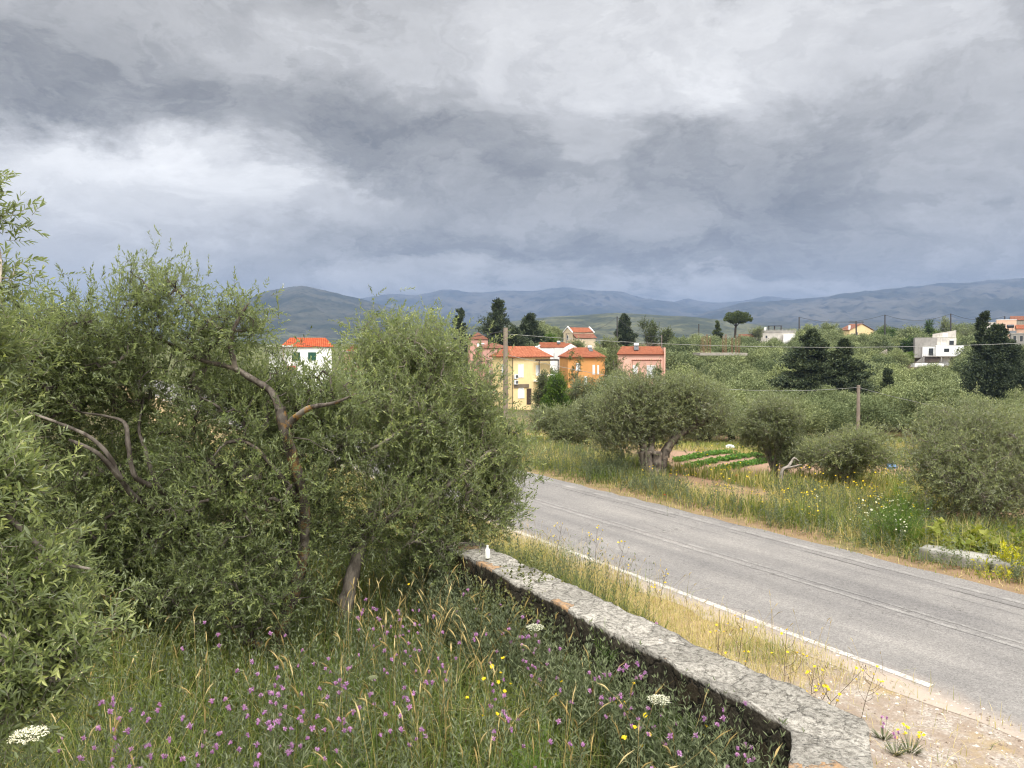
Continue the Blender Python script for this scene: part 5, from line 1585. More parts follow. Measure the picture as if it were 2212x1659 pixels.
def in_wall(x, y, pad=.02):
    """inside the stone wall's footprint, or on the road side of it"""
    x = np.asarray(x); y = np.asarray(y)
    lx = np.interp(y, A_[::1, 1], A_[:, 0]) if A_[-1, 1] > A_[0, 1] else np.interp(y, A_[::-1, 1], A_[::-1, 0])
    rx_ = np.interp(y, B_[:, 1], B_[:, 0])
    return lx - pad, rx_ + pad


def inview(x, y, z, m_=140):
    P = np.stack([x, y, z], -1)
    u, v = qof(P)
    return (u > -m_) & (u < 2212 + m_) & (v < 1659 + 330) & (y > .6)


GRASS = leaf_mat("meadow_grass_blade", [(0, (.035, .055, .014)), (.4, (.105, .155, .030)), (.65, (.21, .245, .058)), (.8, (.38, .33, .13)), (1, (.58, .47, .23))], None, .35, .55, .25, 0)
HERB = leaf_mat("meadow_herb_leaf", [(0, (.04, .055, .026)), (.5, (.12, .145, .07)), (1, (.24, .27, .15))], (.17, .19, .14), .3, .6, .25, 0)
EAR = leaf_mat("grass_ear", [(0, (.20, .15, .05)), (.5, (.42, .31, .12)), (1, (.62, .52, .27))], None, .25, .7, .2, 0)

r_ = np.random.default_rng(61)
# meadow grass in the garden
n = 150000
y = 2.2 + 9.5 * r_.random(n) ** 1.15; x = -9 + 11.5 * r_.random(n)
lx, _ = in_wall(x, y); lx = np.where(y > A_[-1, 1], (6.2 - .533 * y) / .846, lx)
z = zt(x, y)
ok = (x < lx - .03) & inview(x, y, z + .4)
x, y, z = x[ok], y[ok], z[ok]
pt = ns(x, y)
h = (.14 + .34 * r_.random(len(x)) ** 1.4) * (1 + .45 * pt)
tint = np.clip(.42 + .16 * pt + r_.normal(size=len(x)) * .14 + (r_.random(len(x)) < .10) * .35, .02, .95)
G = Geo(); blades(G, r_, np.stack([x, y, z - .03], 1), h, .006 + .005 * r_.random(len(x)), tint, .75)
print("meadow blades", len(x))
tag(G.build("meadow_grass", GRASS), kind="stuff")
# herbs with leafy stems
n = 10500
y = 2.4 + 8.2 * r_.random(n) ** 1.1; x = -8 + 10.5 * r_.random(n)
lx, _ = in_wall(x, y); lx = np.where(y > A_[-1, 1], (6.2 - .533 * y) / .846, lx)
xw = x.copy(); k_ = r_.random(n) < .30; x = np.where(k_ & (y < 8.4), lx - .06 - .55 * r_.random(n) ** 1.3, x)
z = zt(x, y); ok = (x < lx - .05) & inview(x, y, z + .4)
x, y, z = x[ok], y[ok], z[ok]
P = np.stack([x, y, z], 1); m_ = len(P)
D = nrm(r_.normal(size=(m_, 3)) * .22 + np.array([0, 0, 1]))
L = (.30 + .36 * r_.random(m_)) * (1 + .25 * ns(x * .7 + 3, y * .7))
L = L * np.where(lx[ok] - x < .6, 1.18, 1.0)
pt = ns(x * 1.3, y * 1.3 + 4)
B, LD, LN, LT, age = sprig_leaves(r_, P, D, L, 22, np.clip(.45 + .2 * pt + r_.normal(size=m_) * .1, .05, .9), .25, (75, 35), .35)
G = Geo(); big = np.repeat(.6 + .8 * r_.random(m_), 22)
add_leaves(G, B, LD, LN, (.062 - .028 * age) * big, (.013 - .004 * age) * big, np.clip(LT, .02, .97), curl=.1)
a = nrm(np.cross(D, np.array([.3, .9, .1]))); b = np.cross(D, a)
tri = np.stack([P + a * .003, P - a * .0015 + b * .0026, P - a * .0015 - b * .0026, P + D * L[:, None]], 1)
f = np.arange(m_)[:, None] * 4
G.add(tri.reshape(-1, 3), np.concatenate([f + np.array([[0, 1, 3]]), f + np.array([[1, 2, 3]]), f + np.array([[2, 0, 3]])]), .4)
tag(G.build("meadow_herbs", HERB), kind="stuff")


def ears(G, r_, P, h, L, wid, tint, lean=.35):
    """grass stalks that end in a bent bristly ear"""
    for p, hh, ll, ww, tt in zip(P, h, L, wid, tint):
        a = r_.random() * 6.283; ln = abs(r_.normal()) * lean + .08
        d = np.array([math.cos(a), math.sin(a), 0])
        q0 = p; q1 = p + np.array([0, 0, hh * .55]) + d * hh * ln * .25; q2 = p + np.array([0, 0, hh]) + d * hh * ln
        t1 = nrm(q2 - q1); dn = nrm(t1 + d * (.1 + .6 * r_.random()) - np.array([0, 0, .25]) * r_.random())
        q3 = q2 + t1 * ll * .5; q4 = q3 + dn * ll * .55
        G.tube([q0, q1, q2], [.0016, .0013, .001], 3, tt * .6, cap=False)
        c = crom([q2, q3, q4], 3)
        G.tube(c, ww * np.array([.35, .8, 1.0, 1.0, .8, .5, .12]), 5, tt, cap=False, rnd=.15, seed=int(hh * 1e4))
        k = 10; i = r_.integers(0, len(c) - 1, k)
        add_leaves(G, c[i], nrm(np.tile(c[-1] - c[0], (k, 1)) / ll + r_.normal(size=(k, 3)) * .22), unit_rand(r_, k), ll * .5, .0012, min(.98, tt + .15))


n = 1600
y = 2.9 + 5.5 * r_.random(n) ** 1.05; x = -5 + 7.5 * r_.random(n)
lx, _ = in_wall(x, y); z = zt(x, y); qx_, qy_ = qof(np.stack([x, y, z + .6], -1))
ok = (x < lx - .12) & inview(x, y, z + .5) & ((qx_ > 700) | (r_.random(n) < .35)) & (r_.random(n) < .5 + .5 * ns(x + 1, y) + .25)
x, y, z = x[ok], y[ok], z[ok]; m_ = len(x)
G = Geo(); ears(G, r_, np.stack([x, y, z], 1), .42 + .30 * r_.random(m_), (.07 + .05 * r_.random(m_)), .0036 + .002 * r_.random(m_), np.clip(.48 + .3 * r_.normal(size=m_), .05, .9))
print("ears", m_)
tag(G.build("meadow_grass_ears", EAR), kind="stuff")

# near verge between the wall and the road: dry thatch, greener tufts
def verge_points(n, n0, n1, s0, s1):
    u = n0 + (n1 - n0) * r_.random(n); s = s0 + (s1 - s0) * r_.random(n)
    return u * RN[0] + s * RS[0], u * RN[1] + s * RS[1], u, s


x, y, u, s = verge_points(110000, 4.4, 7.62, 2.2, 24)
_, rx_ = in_wall(x, y); z = zt(x, y)
pt = ns(x * 1.4, y * 1.4)
dens = smooth(s + pt * .9, 4.0, 5.8) * (1 - smooth(u + .25 * pt, 7.15, 7.6)) + .05
ok = ((x > rx_ + .02) | (y > B_[-1, 1])) & inview(x, y, z) & (r_.random(len(x)) < dens)
x, y, z, u, s, pt = x[ok], y[ok], z[ok], u[ok], s[ok], pt[ok]
tall = smooth(s, 7.5, 10.5)
h = (.05 + .13 * r_.random(len(x))) * (1 + .7 * tall) * (1 + .5 * (pt > .35)) 
tint = np.clip(.83 - .14 * (pt > .3) - .02 * tall + r_.normal(size=len(x)) * .15, .3, .99)
G = Geo(); blades(G, r_, np.stack([x, y, z - .02], 1), h, .004 + .003 * r_.random(len(x)), tint, .8, 2)
tag(G.build("dry_verge_grass", GRASS), kind="stuff")
x, y, u, s = verge_points(900, 5.4, 7.55, 4.5, 14)
z = zt(x, y); pt = ns(x * 1.4, y * 1.4); ok = (r_.random(900) < .3 + .5 * (s > 8)); x, y, z = x[ok], y[ok], z[ok]; m_ = len(x)
G = Geo(); ears(G, r_, np.stack([x, y, z], 1), .18 + .30 * r_.random(m_), .03 + .04 * r_.random(m_), .002 + .002 * r_.random(m_), np.clip(.5 + .3 * r_.normal(size=m_), .05, .95))
tag(G.build("dry_verge_ears", EAR), kind="stuff")

# loose stones on the gravel shoulder
x, y, u, s = verge_points(9000, 4.7, 7.6, -.5, 8)
_, rx_ = in_wall(x, y); z = zt(x, y); ok = ((x > rx_ + .03)) & inview(x, y, z) & (r_.random(9000) < .1 + .9 * (1 - smooth(s, 3.5, 6.5)))
x, y, z = x[ok], y[ok], z[ok]; m_ = len(x)
oc = np.array([(1, 0, 0), (0, 1, 0), (-1, 0, 0), (0, -1, 0), (0, 0, .7), (0, 0, -.5)], float)
of = np.array([(0, 1, 4), (1, 2, 4), (2, 3, 4), (3, 0, 4), (1, 0, 5), (2, 1, 5), (3, 2, 5), (0, 3, 5)])
sz_ = .005 + .016 * r_.random(m_) ** 2.5
V = oc[None] * (1 + .35 * r_.normal(size=(m_, 6, 1))) * sz_[:, None, None]; a = r_.random(m_) * 6.283
V = np.stack([V[..., 0] * np.cos(a)[:, None] - V[..., 1] * np.sin(a)[:, None], V[..., 0] * np.sin(a)[:, None] + V[..., 1] * np.cos(a)[:, None], V[..., 2]], -1) + np.stack([x, y, z + .002], -1)[:, None]
G = Geo(); G.add(V.reshape(-1, 3), (np.arange(m_)[:, None, None] * 6 + of[None]).reshape(-1, 3), np.repeat(r_.random(m_), 6))
tag(G.build("gravel", leaf_mat("gravel_stone", [(0, (.16, .12, .09)), (.5, (.38, .32, .26)), (1, (.58, .54, .48))], None, 0, .9, .2, 0)), kind="stuff")
# far verge: tall mixed grass
x, y, u, s = verge_points(135000, 11.48, 16.2, -8, 62)
z = zt(x, y); pt = ns(x * .9, y * .9); pt2 = ns(x * .35 + 5, y * .35)
ok = inview(x, y, z + .3) & (r_.random(len(x)) < (.35 + .65 * smooth(u, 11.5, 12.2)) * (.25 + .75 * (1 - smooth(u + 1.2 * pt2, 14.3, 16)))) & (r_.random(len(x)) < np.where(s < 30, 1, .55))
ok &= ~((np.abs(u - 12.85) < .3) & (s < 3.2))
qx_, qy_ = qof(np.stack([x, y, z + .25], -1)); ok &= ~((qx_ > 1445) & (qx_ < 1660) & (u > 13.4))
x, y, z, u, s, pt, pt2 = (k[ok] for k in (x, y, z, u, s, pt, pt2))
h = (.10 + .27 * smooth(u, 11.6, 12.8)) * (.35 + .95 * r_.random(len(x))) * (1 + .45 * pt + .25 * ns(x * 3, y * 3))
tint = np.clip(.70 + .22 * pt2 - .16 * (pt > .3) + .06 * (1 - smooth(u, 11.6, 12.3)) + .10 * ns(x * 4, y * 4) + r_.normal(size=len(x)) * .15, .05, .97)
G = Geo(); blades(G, r_, np.stack([x, y, z - .02], 1), h, .008 + .007 * r_.random(len(x)), tint, .6, 2)
print("far verge", len(x))
tag(G.build("roadside_grass", GRASS), kind="stuff")
# herbs among it
x, y, u, s = verge_points(6500, 11.8, 16.0, -7, 40)
z = zt(x, y); qx_, qy_ = qof(np.stack([x, y, z + .25], -1)); ok = inview(x, y, z) & ~((np.abs(u - 12.85) < .35) & (s < 3.2)) & ~((qx_ > 1445) & (qx_ < 1660) & (u > 13.2)); x, y, z = x[ok], y[ok], z[ok]; m_ = len(x)
P = np.stack([x, y, z], 1); D = nrm(r_.normal(size=(m_, 3)) * .35 + np.array([0, 0, 1])); L = .18 + .36 * r_.random(m_)
B, LD, LN, LT, age = sprig_leaves(r_, P, D, L, 18, np.clip(.40 + .25 * ns(x, y), .05, .9), .2, (75, 35), .35)
G = Geo(); add_leaves(G, B, LD, LN, .075 - .03 * age, .024, np.clip(LT, .02, .97))
tag(G.build("roadside_herbs", HERB), kind="stuff")
# weeds over the field, sparse grass under the olives
n = 150000
y = 17 + 60 * r_.random(n) ** 1.4; x = (1060 - CX) / F * y + (1260 / F * y) * r_.random(n)
u = x * RN[0] + y * RN[1]; z = zt(x, y); pt = ns(x * .28 + 2, y * .28); 
row = (x * .78 + y * .62)
cx_, cy_ = CROP_C[:2]
ok = (u > 15.2) & inview(x, y, z) & (r_.random(n) < .55 + .6 * pt) & (np.hypot((x - cx_) / 3.4, (y - cy_) / 4.8) > 1)
x, y, z, pt = x[ok], y[ok], z[ok], pt[ok]
h = (.12 + .30 * r_.random(len(x))) * (1 + .4 * pt)
G = Geo(); blades(G, r_, np.stack([x, y, z - .02], 1), h, .016 + .014 * r_.random(len(x)), np.clip(.58 + .22 * ns(x * .2, y * .2 + 3) + r_.normal(size=len(x)) * .14, .1, .97), .4, 2)
print("field", len(x))
tag(G.build("field_weeds", GRASS), kind="stuff")

# ------------------------------------------------------------------ crop rows
CROP = leaf_mat("crop_leaf", [(0, (.03, .07, .012)), (.5, (.085, .19, .032)), (1, (.18, .32, .06))], None, .3, .5, .3, 0)
for lab, (xa, ya), (xb, yb) in (("green crop row farthest from the road, beside the gnarled olive", (1462, 1008), (1585, 962)), ("middle green crop row between bare strips of pale soil", (1480, 1030), (1640, 975)), ("green crop row nearest the road, ending under the rounded olive", (1540, 1042), (1690, 990))):
    a, b = gp(xa, ya, -.45), gp(xb, yb, -.60)
    n = 420; t = r_.random(n)
    P = a[None] * (1 - t[:, None]) + b[None] * t[:, None] + r_.normal(size=(n, 3)) * np.array([.11, .11, 0]); P[:, 2] = zt(P[:, 0], P[:, 1]) + .02
    D = nrm(r_.normal(size=(n, 3)) * .5 + np.array([0, 0, 1])); L = .05 + .07 * r_.random(n)
    B, LD, LN, LT, age = sprig_leaves(r_, P, D, L, 12, np.clip(.5 + r_.normal(size=n) * .15, .05, .9), .2, (80, 45), .3)
    G = Geo(); add_leaves(G, B, LD, LN, .07, .042, np.clip(LT, .02, .97))
    tag(G.build("crop_row", CROP), lab, "crop row", "crop rows in the field")

# ------------------------------------------------------------------ flowers and plants one can point to
def petal_mat(name, c1, c2):
    return leaf_mat(name, [(0, c1), (1, c2)], None, .3, .6, .15, .12)


PURPLE = petal_mat("purple_petal", (.36, .16, .38), (.68, .42, .67))
YELLOW = petal_mat("yellow_petal", (.72, .50, .01), (.90, .74, .05))
WHITEF = petal_mat("white_floret", (.55, .53, .40), (.82, .80, .68))
RED = petal_mat("red_petal", (.55, .04, .02), (.75, .10, .04))
STEM = leaf_mat("weed_stem", [(0, (.05, .055, .03)), (.5, (.10, .12, .055)), (1, (.22, .22, .14))], None, .1, .6, .2, 0)
DSTEM = leaf_mat("dark_weed_stem", [(0, (.05, .035, .025)), (.5, (.10, .075, .05)), (1, (.20, .17, .10))], None, .0, .7, .2, 0)


def head_geo(r_, kind, s):
    G = Geo()
    if kind == 'purple':
        G.tube([(0, 0, -.010 * s / .018), (0, 0, -.004), (0, 0, .004)], [.004, .0075, .006], 7, .05)
        n = 26; a = r_.random(n) * 6.283; t = np.radians(12 + 62 * r_.random(n))
        D = np.stack([np.cos(a) * np.sin(t), np.sin(a) * np.sin(t), np.cos(t)], 1)
        add_leaves(G, D * .003, D, nrm(np.array([0, 0, 1.0]) - D * D[:, 2:] + 1e-3), s * (.8 + .4 * r_.random(n)), s * .34, np.clip(r_.random(n), .05, .99))
    elif kind == 'yellow':
        G.tube([(0, 0, -.006), (0, 0, .002)], [.003, .006], 7, .3)
        n = 18; a = np.arange(n) * 6.283 / n + r_.normal(size=n) * .1; t = np.radians(72 + 10 * r_.normal(size=n))
        D = np.stack([np.cos(a) * np.sin(t), np.sin(a) * np.sin(t), np.cos(t)], 1)
        add_leaves(G, D * .002, D, np.tile([0, 0, 1.0], (n, 1)), s, s * .42, .3 + .6 * r_.random(n))
    return G


def bent(r_, h, bend=.15):
    a = r_.random() * 6.283
    return crom([(0, 0, 0), (math.cos(a) * h * bend * .3, math.sin(a) * h * bend * .3, h * .5), (math.cos(a) * h * bend, math.sin(a) * h * bend, h)], 4)


def flower_proto(name, kind, seed, h, nh, s, pm, stem_m, leafy=True, branch=.35, sr=.0018):
    r2 = np.random.default_rng(seed)
    e = empty(name)
    S = Geo(); main = bent(r2, h)
    S.tube(main, np.linspace(sr, sr * .6, len(main)), 4, .5, cap=False)
    heads = [main[-1]]
    for k in range(nh - 1):
        t = r2.uniform(.35, .8); p = main[int(t * (len(main) - 1))]
        a = r2.random() * 6.283; L = h * branch * r2.uniform(.6, 1.2)
        tip = p + np.array([math.cos(a) * L * .55, math.sin(a) * L * .55, L * .85])
        br = crom([p, (p + tip) / 2 + np.array([math.cos(a) * .03, math.sin(a) * .03, -.01]), tip], 3)
        S.tube(br, np.linspace(sr * .7, sr * .45, len(br)), 3, .5, cap=False); heads.append(tip)
    if leafy:
        n = 16; t = r2.random(n) * .8
        P = np.stack([np.interp(t, np.linspace(0, 1, len(main)), main[:, k]) for k in range(3)], 1)
        a = r2.random(n) * 6.283; D = nrm(np.stack([np.cos(a), np.sin(a), .5 + .3 * r2.random(n)], 1))
        add_leaves(S, P, D, np.tile([0, 0, 1.0], (n, 1)), .05 + .05 * r2.random(n), .010, .4 + .4 * r2.random(n))
    S.build("stem", stem_m, e)
    for hp in heads:
        o = head_geo(r2, kind, s * r2.uniform(.85, 1.15)).build("flower_head", pm, e)
        o.location = tuple(hp); o.rotation_euler = (r2.normal() * .35, r2.normal() * .35, 0)
    return e


def scatter(protos, spots, label, cat, group, r_, used, z_off=0.0, sc=(.85, 1.2)):
    for (x, y) in spots:
        k = int(r_.integers(len(protos))); p = protos[k]
        o = p if id(p) not in used else copy_tree(p); used.add(id(p))
        o.location = (x, y, float(zt(x, y)) + z_off); o.rotation_euler = (0, 0, r_.random() * 6.283)
        q_ = r_.uniform(*sc); o.scale = (q_, q_, q_)
        tag(o, label, cat, group)


r_ = np.random.default_rng(91); used = set()
kn = [flower_proto("purple_flower_plant", 'purple', 300 + i, .50 + .035 * i, 2 + i % 3, .0185, PURPLE, STEM) for i in range(6)]
def garden_spots(regions, n, htop=.55):
    out = []
    while len(out) < n:
        (cx, cy, rx, ry) = regions[int(r_.integers(len(regions)))]
        qx, qy = cx + r_.normal() * rx, cy + r_.normal() * ry
        if not (0 <= qx < 2212 and 1240 < qy < 1690): continue
        p = gp(qx, qy, .48 + htop)
        lx, _ = in_wall(p[0], p[1])
        if p[0] > lx - .08: continue
        out.append((p[0], p[1]))
    return out


scatter(kn, garden_spots([(560, 1470, 120, 50), (640, 1560, 120, 60), (480, 1600, 130, 50), (300, 1600, 140, 40)], 52), "purple knapweed flowers blooming under the sprawling olive at the left", "flower", "purple flowers under the olives", r_, used)
scatter(kn, garden_spots([(850, 1330, 60, 30), (960, 1420, 90, 50), (900, 1540, 130, 60), (1080, 1480, 110, 60)], 38), "purple knapweed flowers among the grass ears in the middle of the meadow", "flower", "purple flowers in the middle of the meadow", r_, used)
scatter(kn, garden_spots([(1180, 1400, 60, 30), (1330, 1490, 90, 40), (1440, 1540, 60, 50), (1500, 1620, 60, 30), (1040, 1290, 30, 25), (1220, 1600, 130, 40)], 30), "purple knapweed flowers close under the dark face of the stone wall", "flower", "purple flowers along the wall", r_, used)
yd = [flower_proto("yellow_flower_plant", 'yellow', 340 + i, .48 + .04 * i, 2, .0145, YELLOW, STEM) for i in range(3)]
ys = []
for (qx, qy) in ((1070, 1438), (1085, 1458), (1040, 1442), (1032, 1500), (1060, 1512), (1345, 1478), (1352, 1492), (1333, 1636), (1370, 1530), (1385, 1575), (1225, 1440), (895, 1258), (1545, 1540), (1380, 1632)):
    p = gp(qx, qy, 1.02); ys.append((p[0], p[1]))
scatter(yd, ys, "small yellow dandelion like flower in the meadow before the wall", "flower", "yellow flowers in the meadow", r_, used)

# tall twiggy hawkweeds by the wall end and on the verge
def hawkweed(label, qx, qtop, zbase, x, y, seed, group="tall thin yellow weeds by the wall", nb=8):
    r2 = np.random.default_rng(seed)
    base = np.array([x, y, zbase]); top = at(qx, qtop, y)
    e = empty("tall_yellow_weed", base); tag(e, label, "weed", group)
    S = Geo(); h = top[2] - zbase
    main = crom([(0, 0, 0), ((top[0] - x) * .35, 0, h * .45), (top[0] - x, top[1] - y, h)], 5)
    S.tube(main, np.linspace(.0035, .0016, len(main)), 4, .4, cap=False); heads = [main[-1]]
    for k in range(nb):
        t = r2.uniform(.25, .9); p = main[int(t * (len(main) - 1))]; a = r2.random() * 6.283; L = h * r2.uniform(.22, .48) * (1.1 - t * .5)
        tip = p + np.array([math.cos(a) * L * .6, math.sin(a) * L * .6, L * .8]); mid = (p + tip) / 2 + np.array([math.cos(a), math.sin(a), -.6]) * L * .12
        br = crom([p, mid, tip], 3); S.tube(br, np.linspace(.002, .001, len(br)), 3, .4, cap=False); heads.append(tip)
        if r2.random() < .7:
            a2 = a + r2.choice([-1, 1]) * .8; t2 = mid + np.array([math.cos(a2), math.sin(a2), 1.1]) * L * .35
            S.tube([mid, t2], [.0013, .0009], 3, .4, cap=False); heads.append(t2)
    S.build("stem", DSTEM, e)
    for i, hp in enumerate(heads):
        if r2.random() < .62:
            o = head_geo(r2, 'yellow', .014).build("flower_head", YELLOW, e); o.location = tuple(hp); o.rotation_euler = (r2.normal() * .4, r2.normal() * .4, 0)
        else:
            G = Geo(); G.tube([hp, hp + np.array([0, 0, .006]), hp + np.array([0, 0, .014])], [.002, .0035, .001], 5, .4); o = G.build("bud", DSTEM, e)


for i, (lab, qx, qt, gx_, gy_, zz) in enumerate([
    ("tall thin yellow weed leaning over the wall top, nearest the wall's end", 1870, 1440, 1690, 1650, .55),
    ("branching yellow weed whose stem crosses the wall top", 1790, 1490, 1700, 1640, .55),
    ("yellow weed growing on the verge, before the white road line", 1700, 1360, 1690, 1530, .12),
    ("yellow weed left of the others on the verge, standing before the road line", 1610, 1320, 1590, 1480, .12),
    ("low branching yellow weed on the dry verge by the gravel", 1760, 1440, 1745, 1560, .12),
    ("yellow weed with small heads at the gravel's edge, right of the wall end", 1895, 1440, 1860, 1545, .1),
    ("thin yellow weed rising in front of the wall's dark face", 1600, 1490, 1560, 1640, .55),
    ("bare dark weed stalk standing on the wall's near side", 1555, 1320, 1550, 1450, .12)]):
    p = gp(gx_, gy_, zz); hawkweed(lab, qx, qt, zz - .05, p[0], p[1], 500 + i, nb=9 if i < 7 else 5)
for i, (lab, qx, qt, gx_, gy_) in enumerate([("dry branching weed on the verge by the end of the olive crown", 1215, 1130, 1200, 1215), ("dry thin weed on the verge seen against the road", 1290, 1140, 1285, 1230), ("wispy dry weed standing against the white road line", 1440, 1230, 1425, 1300), ("brown grass like weed on the verge left of the wispy dry one", 1350, 1170, 1330, 1260)]):
    p = gp(gx_, gy_, .05)
    e0 = len(bpy.data.objects); hawkweed(lab, qx, qt, .0, p[0], p[1], 540 + i, "dry thin weeds on the verge", 7)

# white umbels
def umbel(label, qx, qy, w_q, Z, seed, green=False, tilt=(0, 0)):
    r2 = np.random.default_rng(seed)
    p = at(qx, qy, Z); zz = float(zt(p[0], p[1])); R_ = w_q * .5 * Z / F
    e = empty("umbel_flower", (p[0], p[1], zz)); tag(e, label, "flower")
    S = Geo(); h = p[2] - zz
    S.tube(crom([(0, 0, -.05), (.02, .01, h * .5), (0, 0, h - R_ * .5)], 4), np.linspace(.0035, .0022, 9), 5, .5)
    U = Geo()
    for k in range(46):
        rr = math.sqrt((k + .5) / 46) * R_; a = k * 2.39996
        c = np.array([math.cos(a) * rr, math.sin(a) * rr, h - .18 * R_ * (rr / R_) ** 2 + r2.normal() * R_ * .03])
        S.tube([(0, 0, h - R_ * .5), c * np.array([.6, .6, 1]) - np.array([0, 0, R_ * .12]), c], [.0011, .0008, .0006], 3, .6, cap=False)
        n = 13; pp = c + r2.normal(size=(n, 3)) * np.array([R_ * .07, R_ * .07, R_ * .02])
        add_leaves(U, pp, nrm(r2.normal(size=(n, 3)) * np.array([1, 1, .35])), np.tile([0, 0, 1.0], (n, 1)), R_ * .09, R_ * .075, r2.random(n))
    n = 20; a = r2.random(n) * 6.283; t = r2.random(n)
    add_leaves(S, np.stack([t * 0, t * 0, t * h * .8], 1), nrm(np.stack([np.cos(a), np.sin(a), .4 + 0 * a], 1)), np.tile([0, 0, 1.0], (n, 1)), .08, .008, .5)
    S.build("stem", STEM, e)
    U.build("flower_head", WHITEF if not green else leaf_mat("greenish_floret", [(0, (.30, .32, .16)), (1, (.48, .46, .28))], None, .2), e)


umbel("large white umbel flower close in the lower left corner", 62, 1582, 78, 2.35, 1)
umbel("white umbel flower before the brambles in the middle of the wall", 1156, 1352, 40, 4.9, 2)
umbel("cream umbel flower next to the wall's dark face, bottom right of the meadow", 1424, 1507, 50, 3.75, 3)
umbel("small greenish umbel flower in the middle of the meadow", 806, 1462, 22, 4.1, 4, True)

# yellow clump and purple pair on the gravel
def clump(label, qx, qy, zz, n, seed, kind, pm, s, cat, name, rad=.12, h=.16):
    r2 = np.random.default_rng(seed); p = gp(qx, qy, zz); z0 = float(zt(p[0], p[1]))
    e = empty(name, (p[0], p[1], z0)); tag(e, label, cat)
    S = Geo()
    hs = []
    for k in range(n):
        a = r2.random() * 6.283; rr = rad * math.sqrt(r2.random()); hh = h * r2.uniform(.7, 1.2)
        tip = np.array([math.cos(a) * rr, math.sin(a) * rr, hh]); S.tube(crom([(tip[0] * .2, tip[1] * .2, 0), (tip[0] * .7, tip[1] * .7, hh * .6), tip], 3), .0013, 3, .5, cap=False); hs.append(tip)
    m_ = 40; a = r2.random(m_) * 6.283
    add_leaves(S, np.stack([np.cos(a), np.sin(a), 0 * a], 1) * rad * .3, nrm(np.stack([np.cos(a), np.sin(a), .6 + .5 * r2.random(m_)], 1)), np.tile([0, 0, 1.0], (m_, 1)), h * .7, .012, r2.random(m_))
    S.build("stem", STEM, e)
    for t in hs:
        o = head_geo(r2, kind, s).build("flower_head", pm, e); o.location = tuple(t); o.rotation_euler = (r2.normal() * .3, r2.normal() * .3, 0)


clump("bright yellow flower clump on the gravel right of the wall's end", 1965, 1628, .1, 13, 1, 'yellow', YELLOW, .016, "flower", "yellow_flower_plant")
clump("three small purple flowers on the gravel just right of the wall end", 1908, 1600, .1, 4, 2, 'purple', PURPLE, .016, "flower", "purple_flower_plant", .06)
clump("purple flowers at the bottom edge right of the wall", 1935, 1655, .1, 3, 3, 'purple', PURPLE, .016, "flower", "purple_flower_plant", .05)
clump("purple vetch by the near end of the wall's inner face", 1615, 1640, .6, 6, 4, 'purple', PURPLE, .019, "flower", "purple_flower_plant", .14, .45)
clump("bright magenta flowers standing against the wall's dark face", 1440, 1462, .6, 5, 5, 'purple', PURPLE, .022, "flower", "purple_flower_plant", .10, .50)

# roadside daisies and poppies across the road
yd2 = [flower_proto("yellow_daisy_plant", 'yellow', 360 + i, .55 + .06 * i, 5 + i, .019, YELLOW, STEM, branch=.5, sr=.003) for i in range(4)]
sp_ = []
while len(sp_) < 52:
    (cx, cy, rx, ry) = [(1640, 1035, 60, 14), (1820, 1075, 70, 22), (1900, 1110, 45, 30), (1640, 1110, 60, 25), (1500, 1060, 60, 14), (1430, 1005, 14, 10), (1700, 1140, 30, 10)][int(r_.integers(7))]
    p = gp(cx + r_.normal() * rx, cy + r_.normal() * ry, .1)
    if p[0] * RN[0] + p[1] * RN[1] > 11.9: sp_.append((p[0], p[1]))
scatter(yd2, sp_, "yellow daisy plant in the tall grass across the road", "flower", "yellow daisies across the road", r_, used, sc=(.7, 1.1))
pp = [flower_proto("poppy_plant", 'yellow', 380, .6, 1, .045, RED, STEM, sr=.003)]
p = gp(1442, 1093, .2); scatter(pp, [(p[0], p[1])], "red poppy in the roadside grass below the gnarled olive", "flower", None, r_, used, sc=(.7, .8))
p = gp(1590, 1052, .1); scatter(pp, [(p[0], p[1])], "red poppy right of the crop rows' near end", "flower", None, r_, used, sc=(.7, .8))
wd = [flower_proto("white_flower_plant", 'yellow', 390 + i, .5, 5, .020, WHITEF, STEM, branch=.5, sr=.003) for i in range(2)]
sp_ = []
while len(sp_) < 22:
    p = gp(1900 + r_.normal() * 60, 1135 + r_.normal() * 25, .1)
    if p[0] * RN[0] + p[1] * RN[1] > 12.0: sp_.append((p[0], p[1]))
scatter(wd, sp_, "small white flowers in the dry grass left of the fennel", "flower", "white flowers across the road", r_, used, sc=(.7, 1.1))

